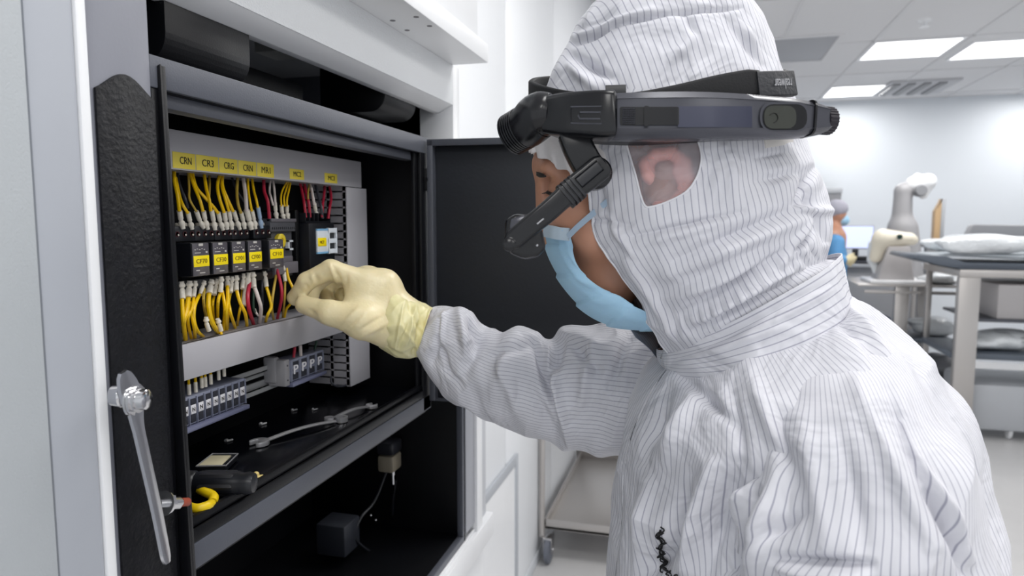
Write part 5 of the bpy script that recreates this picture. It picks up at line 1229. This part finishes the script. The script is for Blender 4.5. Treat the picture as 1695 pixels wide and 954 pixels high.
# seam tapes of the hood
obj('seam_tape', G().sweep(surf_at([(1266, 238), (1290, 234), (1312, 230)], .0015), [(.004, .0006), (-.004, .0006), (-.004, -.0006), (.004, -.0006)], up=UP), mat('cream tape', 'dcd8d4', .6), hood)

# --- collar band
br = [R_(1097, 580, 1364, 425, .70, .102, -.020), R_(1096, 592, 1372, 455, .70, .108, -.014), R_(1098, 604, 1380, 492, .70, .114, -.004), R_(1104, 612, 1378, 524, .70, .120, .004), R_(1110, 610, 1374, 524, .70, .114, .004)]
Pb, THb, _ = loft(br, 60, 260)
Pb = sculpt(Pb, THb, [(1110, 605, 1370, 470, 8, -.002), (1130, 600, 1300, 540, 6, .002), (1230, 560, 1372, 480, 6, .0015)], .0016, 9)
mesh_from_grid('collar_band', Pb, M_fabband, per, rotuv=True, thick=.0012)

# --- suit: torso with trousers and two sleeves
tr_ = [R_(1120, 590, 1368, 500, .70, .100, -.006), R_(1098, 612, 1384, 490, .69, .135, -.002), R_(1075, 645, 1436, 528, .685, .172, .000), R_(1056, 690, 1500, 600, .685, .195), R_(1042, 730, 1545, 670, .69, .195), R_(1034, 770, 1572, 745, .695, .19),
       R_(1028, 820, 1590, 810, .69, .19), R_(1024, 880, 1600, 880, .69, .19), R_(1018, 955, 1606, 960, .69, .19), R_(1012, 1050, 1600, 1060, .69, .185), R_(1012, 1200, 1590, 1210, .70, .185), R_(1030, 1400, 1570, 1400, .70, .18)]
Pt, THt, _ = loft(tr_, 340, 420)
tf = [(1105, 900, 1060, 954, 12, -.006), (1140, 790, 1090, 954, 14, -.007), (1180, 770, 1130, 954, 12, .007), (1070, 800, 1050, 954, 10, .005), (1215, 770, 1170, 954, 14, -.006), (1100, 640, 1060, 760, 12, -.006), (1150, 640, 1100, 760, 14, .006), (1130, 620, 1210, 700, 10, -.005),
      (1240, 615, 1300, 760, 14, .004), (1210, 640, 1230, 760, 10, -.004), (1390, 520, 1500, 660, 9, -.003), (1400, 500, 1470, 590, 7, .003), (1500, 650, 1570, 800, 10, .004), (1480, 670, 1560, 850, 12, -.004), (1530, 740, 1600, 930, 8, -.005), (1545, 800, 1590, 950, 8, .005), (1385, 535, 1420, 560, 6, -.003)]
Pt = sculpt(Pt, THt, tf, .0042, 21, scale=24)
suit = mesh_from_grid('coverall', Pt, M_fab2, per, thick=0)
al = [R_(1330, 590, 1420, 548, .60, .02), R_(1292, 622, 1478, 578, .572, .062), R_(1266, 700, 1542, 672, .545, .086), R_(1246, 790, 1574, 765, .536, .092), R_(1222, 860, 1594, 850, .532, .094), R_(1202, 930, 1620, 930, .54, .093), R_(1190, 1010, 1632, 1010, .535, .095),
      R_(1180, 1110, 1640, 1130, .53, .09), R_(1150, 1190, 1600, 1260, .535, .085), R_(1110, 1190, 1440, 1360, .545, .07), R_(1110, 1230, 1260, 1390, .56, .045), R_(1110, 1260, 1220, 1390, .56, .038)]
Pa, THa, _ = loft(al, 340, 380)
af = [(1250, 800, 1215, 860, 8, .006), (1255, 830, 1205, 940, 9, -.007), (1300, 780, 1240, 950, 16, .006), (1250, 905, 1330, 850, 10, -.004), (1300, 940, 1430, 955, 8, .007), (1290, 925, 1440, 935, 8, -.006), (1420, 640, 1540, 900, 16, .004), (1470, 640, 1590, 900, 12, -.005), (1500, 690, 1610, 930, 8, .005), (1330, 700, 1370, 900, 18, .003), (1390, 720, 1430, 900, 16, -.003), (1540, 820, 1600, 950, 9, -.006), (1280, 700, 1320, 800, 14, -.004)]
Pa = sculpt(Pa, THa, af, .004, 33, scale=24)
sl = mesh_from_grid('sleeve', Pa, M_fab2, suit, ucirc=float(np.linalg.norm(np.diff(Pa[160], axis=0), axis=1).sum())*1.08)
ar = [R_(711, 515, 688, 586, .935, .030), R_(722, 510, 696, 598, .935, .038), R_(748, 507, 712, 620, .93, .047), R_(780, 514, 738, 650, .925, .053), R_(800, 535, 765, 672, .92, .055), R_(828, 546, 800, 690, .915, .056), R_(858, 542, 832, 702, .91, .058), R_(888, 545, 866, 716, .91, .060), R_(912, 560, 896, 727, .905, .058),
      R_(932, 541, 930, 740, .90, .064), R_(965, 534, 972, 750, .89, .068), R_(1010, 537, 1020, 756, .88, .070), R_(1060, 540, 1065, 765, .87, .074), R_(1110, 545, 1110, 775, .85, .085), R_(1160, 560, 1160, 790, .82, .08)]
Pr, THr, _ = loft(ar, 300, 260)
rf = [(775, 520, 790, 560, 7, -.006), (760, 520, 775, 590, 8, .006), (800, 545, 770, 620, 9, -.005), (850, 560, 815, 660, 12, .004), (800, 600, 900, 560, 8, -.003), (885, 565, 925, 700, 7, -.007), (905, 580, 940, 730, 8, .006), (930, 560, 905, 640, 8, -.007), (945, 570, 985, 610, 9, -.006), (980, 570, 960, 680, 10, .005), (1040, 560, 1010, 640, 8, -.005), (880, 640, 920, 720, 9, -.004), (830, 600, 860, 690, 10, .003), (730, 530, 715, 600, 4, -.003), (722, 560, 745, 620, 5, -.003), (735, 520, 725, 570, 4, .003), (735, 610, 765, 640, 5, -.003)]
Pr = sculpt(Pr, THr, rf, .0035, 44, scale=36)
sr = mesh_from_grid('sleeve', Pr, M_fab, suit, u_off=.004)
# trousers and boots
for (hp, kn, an) in legs:
    rr = []; 
    for (c, r) in ((hp+[0, 0, .06], .15), (hp-[0, 0, .1], .135), (hp*.4+kn*.6, .115), (kn, .10), (kn*.4+an*.6, .10), (an+[0, 0, .08], .09), (an+[0, 0, .05], .06)):
        rr.append((c-RT*r, c+RT*r, r*.95, 0))
    Pl, THl, _ = loft(rr, 120, 90); Pl = sculpt(Pl, THl, [], .004, 55, scale=25)
    mesh_from_grid('trouser_leg', Pl, M_fab2, suit)
    V, Fc = sdf_mesh([('cap', an+[0, 0, .05], an-[0, 0, .03], .052, .05, .02), ('cap', an+RT*.03-[0, 0, .045], an-RT*.16-[0, 0, .045], .045, .042, .03)], np.arange(an[0]-.3, an[0]+.2, .008), np.arange(an[1]-.25, an[1]+.2, .008), np.arange(0.0, .25, .008))
    V = np.array(V); V[:, 2] = np.maximum(V[:, 2], .002)
    obj('boot', None, M_white, per, V=V, Fc=Fc, smooth=180)
# zip pull cord on the chest
zp = surf_at([(1093, 878), (1091, 890), (1096, 903), (1092, 916), (1100, 928), (1097, 940), (1108, 948), (1122, 958), (1135, 966)], .002, Pt, THt)
g = G().tube(spline(zp, 8), .0009, 6)
r_ = random.Random(2)
zq = []
for i, p_ in enumerate(spline(zp, 7)): zq.append(p_+RT*(.0035*math.sin(i*1.9))+UP*(.003*math.cos(i*1.3))-FW*.001)
g.tube(spline(zq, 3), .0007, 5)
obj('zip_cord', g, M_dark, suit, label='tangled black zip cord')

# --- gloves
gx = np.arange(-.13, .16, .0026); 
V, Fc = sdf_mesh(hR(1.0), np.arange(-.14, .16, .0024), np.arange(.74, 1.05, .0024), np.arange(1.28, 1.47, .0024))
V = np.array(V)
U, Vv = proj(V)
glove_r = obj('glove', None, M_glove, per, V=V, Fc=Fc, smooth=180, fix=False)
# rubber sags into soft folds: displace along normals near drawn creases
def crease(o, folds, wn=0., seed=1):
    me = o.data; n = len(me.vertices); co = np.zeros(n*3); me.vertices.foreach_get('co', co); co = co.reshape(-1, 3)+wloc(o); no = np.zeros(n*3); me.vertices.foreach_get('normal', no); no = no.reshape(-1, 3)
    U, V_ = proj(co); d_ = wn*wnoise(co, 130, seed)
    face = (no@-FW) > -.1
    for (u0, v0, u1, v1, w_, a_) in folds:
        ab = np.array([u1-u0, v1-v0]); t = np.clip(((U-u0)*ab[0]+(V_-v0)*ab[1])/(ab@ab), 0, 1); dd = np.hypot(U-u0-t*ab[0], V_-v0-t*ab[1]); d_ += face*1.9*a_*np.exp(-(dd/w_)**2)*np.clip(1.2-abs(t-.5)*1.8, .2, 1)
    co = co+no*d_[:, None]-wloc(o); me.vertices.foreach_set('co', co.ravel()); me.update()
crease(glove_r, [(545, 437, 560, 472, 3, .0018), (551, 440, 567, 474, 3, -.0014), (522, 455, 527, 470, 3, -.0014), (515, 452, 520, 470, 3, .0012), (505, 470, 512, 482, 2.5, -.001), (563, 540, 595, 508, 3, .0012), (570, 548, 600, 518, 3, -.0012), (588, 552, 640, 520, 3.5, -.0012), (594, 560, 650, 530, 3.5, .0012), (640, 575, 668, 500, 4, .0014), (648, 578, 676, 505, 4, -.0014), (575, 450, 572, 480, 3, -.0012), (510, 512, 525, 522, 2.5, -.0008)], .0008)
cr = [R_(655, 480, 628, 574, .925, .036), R_(668, 488, 643, 584, .928, .047), R_(684, 497, 660, 591, .930, .050), R_(700, 503, 675, 593, .933, .046), R_(710, 509, 684, 592, .935, .038), R_(716, 511, 690, 590, .935, .036)]
Pc, THc, _ = loft(cr, 90, 200)
cf = [(668, 505, 655, 575, 3, .002), (676, 500, 700, 560, 3.5, -.002), (688, 508, 672, 570, 3, .002), (694, 505, 706, 560, 3, -.002), (700, 520, 684, 585, 3, -.002), (712, 514, 690, 588, 2.2, .003), (665, 540, 695, 585, 3, .0015), (680, 530, 660, 575, 3, -.0018)]
Pc = sculpt(Pc, THc, cf, .0016, 77, scale=110)
mesh_from_grid('cuff', Pc, M_glove2, glove_r, thick=.0008, label='rolled yellow glove cuff')
V, Fc = sdf_mesh(hL(1.05), np.arange(wrL[0]-.25, wrL[0]+.25, .004), np.arange(wrL[1]-.25, wrL[1]+.25, .004), np.arange(wrL[2]-.2, wrL[2]+.2, .004))
obj('glove', None, M_glove, per, V=V, Fc=Fc, smooth=180, fix=False)

# ------------------------------------------------------------------ the headset
hs = thing('smart_headset', 'black head-mounted camera headset with boom arm worn over the white hood', 'headset', PD(1100, 232, .58))
def rr(a, b, r, n=4):
    out = []
    for (sx, sy, q0) in ((1, 1, 0), (-1, 1, 90), (-1, -1, 180), (1, -1, 270)):
        for k in range(n+1): q = math.radians(q0+90*k/n); out.append((sy*0+ (a-r)*sx+r*math.cos(q), (b-r)*sy+r*math.sin(q)))
    return out
# main bar: (u, vtop, vbot, D)
bar = [(926, 163, 226, .585), (960, 158, 230, .575), (1010, 155, 231, .567), (1060, 153, 232, .562), (1120, 152, 232, .560), (1180, 153, 231, .562), (1240, 157, 230, .567), (1300, 163, 228, .575), (1330, 168, 227, .580), (1352, 174, 224, .584), (1360, 178, 221, .586)]
ctr_ = [PD(u, (a+b)/2, D) for (u, a, b, D) in bar]; hh_ = [abs(b-a)/2/F_PX*D for (u, a, b, D) in bar]
ts = np.linspace(0, 1, 41); C_ = catm(ctr_, ts); H_ = catm(hh_, ts)
def bprof(i, t_):
    h = H_[i]; w_ = .012
    return [(h, -.002), (h*.92, .006), (h*.62, .0105), (h*.60, .0098), (-h*.62, .0098), (-h*.64, .0112), (-h*.9, .007), (-h, 0), (-h*.95, -w_), (h*.95, -w_)]
g = G().sweep(C_, bprof, up=UP)
# make sure the shaped side looks towards the camera
def flip_check(g_): pass
T_ = (C_[1]-C_[0]); T_ /= np.linalg.norm(T_); sideB = np.cross(T_, UP)
SG = 1 if sideB@-FW > 0 else -1
g = G().sweep(C_, lambda i, t_: [(a, b*SG) for (a, b) in bprof(i, t_)], up=UP)
hb_ = obj('main_bar', g, M_hsg, hs, label='gunmetal curved main bar')
def on_bar(u, v, off=.0): 
    us = [b[0] for b in bar]; D = np.interp(u, us, [b[3] for b in bar]); return PD(u, v, D-.0100-off)
def plate(u0, u1, v0, v1, off, th, m_, nm, parent=hs, r=5, n=14, label=None):
    pts = []; 
    for (cx, cy, q0) in ((u1-r, v0+r, -90), (u1-r, v1-r, 0), (u0+r, v1-r, 90), (u0+r, v0+r, 180)):
        for k in range(5): q = math.radians(q0+90*k/4); pts.append((cx+r*math.cos(q), cy+r*math.sin(q)))
    # subdivide long edges so that the plate follows the curved bar
    out = []
    for i in range(len(pts)):
        a, b = np.array(pts[i]), np.array(pts[(i+1) % len(pts)]); m_n = max(1, int(np.hypot(*(b-a))/12))
        for k in range(m_n): out.append(a+(b-a)*k/m_n)
    top = [on_bar(u, v, off+th) for (u, v) in out]; bot = [on_bar(u, v, off-.003) for (u, v) in out]; n_ = len(out)
    cu, cv = (u0+u1)/2, (v0+v1)/2; 
    # strip caps: connect mirrored top/bottom boundary points through a centre line
    V = top+bot; Fc = [(i, (i+1) % n_, n_+(i+1) % n_, n_+i) for i in range(n_)]
    cl = [on_bar(u, cv, off+th) for u in np.linspace(u0+r, u1-r, 12)]
    base_ = len(V); V = V+cl
    for i in range(n_):
        j = (i+1) % n_; um = (out[i][0]+out[j][0])/2; k = int(round(np.clip((um-u0-r)/(u1-u0-2*r+1e-9), 0, 1)*11)); 
        ka = int(round(np.clip((out[i][0]-u0-r)/(u1-u0-2*r+1e-9), 0, 1)*11)); kb = int(round(np.clip((out[j][0]-u0-r)/(u1-u0-2*r+1e-9), 0, 1)*11))
        if ka == kb: Fc.append((i, j, base_+ka))
        else:
            Fc.append((i, j, base_+kb)); st_ = 1 if kb > ka else -1
            for k in range(ka, kb, st_): Fc.append((i, base_+k+st_, base_+k))
    return obj(nm, G().add(V, Fc), m_, parent, smooth=35, label=label)
plate(1122, 1262, 176, 211, .0003, .0006, M_hsi, 'side_panel', r=2, label='indigo grey satin side panel')
plate(1026, 1124, 177, 207, .0006, .0006, M_hsb, 'battery_latch', r=3)
plate(1066, 1074, 175, 209, .001, .0022, M_hsb, 'rib', r=3)
g = G()
for i in range(8):
    for j in range(9): g.ball(on_bar(1031.5+i*2.7, 180+j*3.0, .0018), .0006, 6)
obj('speaker_grille', g, mat('grille dots', '3b3c44', .4), hs)
bz = plate(1258, 1341, 169, 218, .0010, .0022, M_hsg, 'lens_bezel', r=20)
plate(1263, 1336, 172.5, 215, .0034, .0004, M_hsb, 'lens_seat', bz, r=17)
plate(1265, 1318, 175, 213, .0038, .0003, M_hsl, 'lens_glass', bz, r=14, label='olive tinted glass')
obj('lens_mark', G().tube([on_bar(1281+7*math.cos(q), 195+8*math.sin(q), .0046) for q in np.linspace(-2.6, 1.6, 14)], .0003, 5), M_dark, bz)
# end cap, knob
e0 = PD(1348, 199, .584); e1 = PD(1362, 200, .5865); dd_ = (e1-e0)/np.linalg.norm(e1-e0)
obj('end_ring', G().sweep([PD(1334, 197.5, .580), PD(1337, 198, .5805)], [(a, b) for (a, b) in rr(.0150, .0112, .006)], up=UP), M_hsb, hs)
kn = [(0, .0095), (.0005, .0112), (.009, .0112), (.0102, .0098), (.0103, .0)]
k_ = obj('knob', G().lathe(PD(1359, 199.5, .586), dd_, kn, 32), mat('dark knob', '241f27', .4), hs)
g = G(); N1 = np.cross(dd_, UP); N1 /= np.linalg.norm(N1); N2 = np.cross(dd_, N1)
for k in range(24): q = 2*math.pi*k/24; o = (N1*math.cos(q)+N2*math.sin(q))*.0113; g.tube([PD(1359, 199.5, .586)+dd_*.001+o, PD(1359, 199.5, .586)+dd_*.009+o], .0006, 5)
obj('knurl', g, MATS['dark knob'], k_)
# front battery block
blk = [PD(914, 194, .588), PD(940, 193, .580), PD(975, 192.5, .572), PD(1002, 193, .567), PD(1012, 193, .567), PD(1018, 193, .567)]
Cb = catm(blk, np.linspace(0, 1, 16))
def kpf(i, t_):
    s_ = [1]*12+[.99, .96, .9, .82]; k = s_[i]; hgt = np.interp(t_, [0, .2, .5, 1], [.0155, .0175, .0188, .0190])*k
    return [(a, b) for (a, b) in rr(hgt, .0150*k, .0052)]
fb = obj('front_block', G().sweep(Cb, kpf, up=UP), M_hsb, hs)
def on_blk(u, v, off=0.): D = np.interp(u, [914, 940, 975, 1018], [.588, .580, .572, .567]); return PD(u, v, D-.0164-off)
obj('recess_frame', G().tube([on_blk(945, 177), on_blk(996, 176), on_blk(996, 205), on_blk(945, 204)], .0008, 6, closed=True), M_hsg, fb)
obj('recess_slot', G().tube([on_blk(960, 186), on_blk(994, 186), on_blk(994, 197), on_blk(960, 197), on_blk(957, 191.5)], .0009, 6, closed=True), M_hsg, fb)
# front light / camera elbow
q0_, q1_, q2_, q3_ = PD(914, 192, .588), PD(893, 192, .592), PD(874, 208, .600), PD(848, 223, .612)
Ce = spline([q0_, q1_, q2_, q3_], 8)
re_ = np.interp(np.linspace(0, 1, len(Ce)), [0, .12, .3, .5, .7, .78, 1], [.0165, .0188, .0200, .0196, .0188, .0181, .0172])
cam_o = obj('camera_housing', G().tube(Ce, list(re_), 28), M_hsb, hs)
g = G(); de = (q3_-q2_)/np.linalg.norm(q3_-q2_)
for k in range(6):
    a = q2_+(q3_-q2_)*(.30+.135*k); g.lathe(a, de, [(-.0012, .0170), (-.0008, .0188), (.0008, .0188), (.0012, .0170)], 32)
obj('cooling_ribs', g, M_hsb, cam_o)
obj('lens', G().lathe(q3_, de, [(-.001, .0172), (.0008, .0172), (.0022, .0158), (.0022, .0120), (.0012, .0115), (.0012, 0)], 28), M_hsb, cam_o)
# brow pad / inner bracket between bar and strap
g = G().sweep(spline([PD(925, 222, .60), PD(1000, 228, .590), PD(1080, 229, .585), PD(1200, 226, .588), PD(1340, 216, .605)], 6), [(.006, .006), (.006, -.010), (-.004, -.010), (-.004, .006)], up=UP)
obj('inner_bracket', g, M_rel, hs)
obj('strap_clip', G().sweep([PD(1002, 153, .587), PD(1036, 152, .585)], rr(.0055, .0035, .0015), up=UP), M_rel, hs)
# strap around the head
spn = [(1252, 142, .590, 17), (1180, 150, .583, 15), (1100, 158, .580, 12), (1020, 166, .582, 10), (950, 163, .592, 11), (905, 158, .615, 14), (882, 152, .655, 16), (881, 148, .70, 16), (893, 142, .75, 14), (930, 138, .79, 13), (1020, 130, .815, 13), (1120, 122, .82, 13), (1220, 122, .81, 13), (1285, 128, .775, 14), (1306, 134, .72, 15), (1306, 139, .655, 16), (1300, 140, .615, 17)]
Pc_ = [PD(u, v, D) for (u, v, D, h) in spn]; hgt = [h/F_PX*D for (u, v, D, h) in spn]
ts = np.linspace(0, 1, 100); Cs = catm(Pc_, ts); Hs = catm(hgt, ts)
st_ = obj('head_strap', G().sweep(Cs, lambda i, t_: rr(Hs[i], .0028, .002), up=UP), M_strap, hs, label='black webbing head strap')
pdp = spline([PD(1255, 138, .586), PD(1200, 142, .580), PD(1130, 152, .577), (PD(1050, 161, .578))], 6)
hp_ = np.interp(np.linspace(0, 1, len(pdp)), [0, .1, .5, 1], [.0105, .0118, .0085, .003])
obj('strap_pad', G().sweep(pdp, lambda i, t_: rr(hp_[i], .0045, .003), up=UP+.0*FW), M_strap, st_)
lb = [PD(1251, 141, .583), PD(1280, 140, .588), PD(1311, 139, .600)]
lo_ = obj('strap_buckle', G().sweep(spline(lb, 6), rr(.0108, .0040, .0015), up=UP-.12*RT), M_strapl, st_, label='dark grey strap sleeve with silver lettering')
X_ = (lb[2]-lb[0]); X_ /= np.linalg.norm(X_); Yv = UP-X_*(UP@X_); Yv /= np.linalg.norm(Yv)
mid_ = PD(1289, 143, .600)
X2 = (lb[2]-lb[1]); X2 /= np.linalg.norm(X2); X2n = X2; Y2 = UP-X2*(UP@X2); Y2 /= np.linalg.norm(Y2)
nrm = np.cross(X2, Y2)
if nrm@-FW < 0: nrm = -nrm
ctl = PD(1289, 141, .5914)+nrm*.0046
text('realwear', 'lettering', ctl, -X2, -Y2, 0.0085, M_logo, lo_, width=.0215, depth=.0004)
# boom arm
jt = PD(985, 288, .585)
ba = [PD(948, 222, .580), PD(957, 245, .579), PD(970, 270, .580), PD(982, 286, .582)]
obj('boom_bracket', G().sweep(spline(ba, 6), lambda i, t_: rr(.0085, .0125-.0 *t_, .003), up=-FW), M_hsb, hs)
nb = -FW
j_ = obj('boom_joint', G().lathe(jt+FW*.006, nb, [(0, .0125), (.002, .0138), (.012, .0138), (.014, .012), (.015, .004)], 32), M_hsb, hs)
ends = [PD(1000, 272, .570), PD(975, 293, .569), PD(950, 312, .568), PD(905, 352, .566), PD(870, 380, .566), PD(843, 404, .567)]
Cm = spline(ends, 8)
wm_ = lambda t_: np.interp(t_, [0, .05, .25, .45, .5, .95, 1], [.0085, .0105, .0105, .0098, .0088, .0082, .006])
bm_ = obj('boom_arm', G().sweep(Cm, lambda i, t_: rr(.0055, wm_(t_), .003), up=-FW), M_hsb, hs)
g = G(); db = (ends[3]-ends[1])/np.linalg.norm(ends[3]-ends[1])
for k in range(4):
    c = ends[1]+(ends[3]-ends[1])*(.30+.085*k); g.sweep([c-db*.0010, c+db*.0010], rr(.0066, .0112, .003), up=-FW)
obj('flex_ribs', g, M_rel, bm_)
obj('inlay', G().sweep([PD(958, 303, .5625), PD(993, 274, .5640)], rr(.0008, .005, .002), up=-FW), M_rel, bm_)
obj('mark', G().sweep([PD(889, 371, .5600), PD(900, 362, .5600)], rr(.0003, .0006, .0002), up=-FW), M_logo, bm_)
# display pod at the end of the boom
pc = PD(872, 392, .585)
db2 = (ends[5]-ends[4])/np.linalg.norm(ends[5]-ends[4]); sb = np.cross(db2, FW); sb /= np.linalg.norm(sb)
if sb@UP > 0: sb = -sb
pp = [(-.018, -.014), (-.010, -.019), (.004, -.018), (.013, -.006), (.016, .010), (.010, .017), (-.002, .019), (-.014, .014), (-.019, .004)]
g = G().prism([pc+FW*-.006+RT*a-UP*b for (a, b) in pp], FW*.026, .003)
pod = obj('display_pod', g, M_hsb, hs)
obj('pod_shell', G().prism([PD(845, 362, .578), PD(866, 355, .578), (PD(880, 360, .578)), PD(872, 376, .578), PD(850, 388, .578), PD(842, 380, .578)], FW*.02, .002), M_hsg, pod)
obj('pod_hinge', G().lathe(PD(843, 404, .560), FW, [(0, .004), (.001, .0055), (.02, .0055), (.021, .004)], 20), M_hsb, pod)
obj('pod_screw', G().ball(PD(889, 406, .566), .0012, 8), M_chrome, pod)
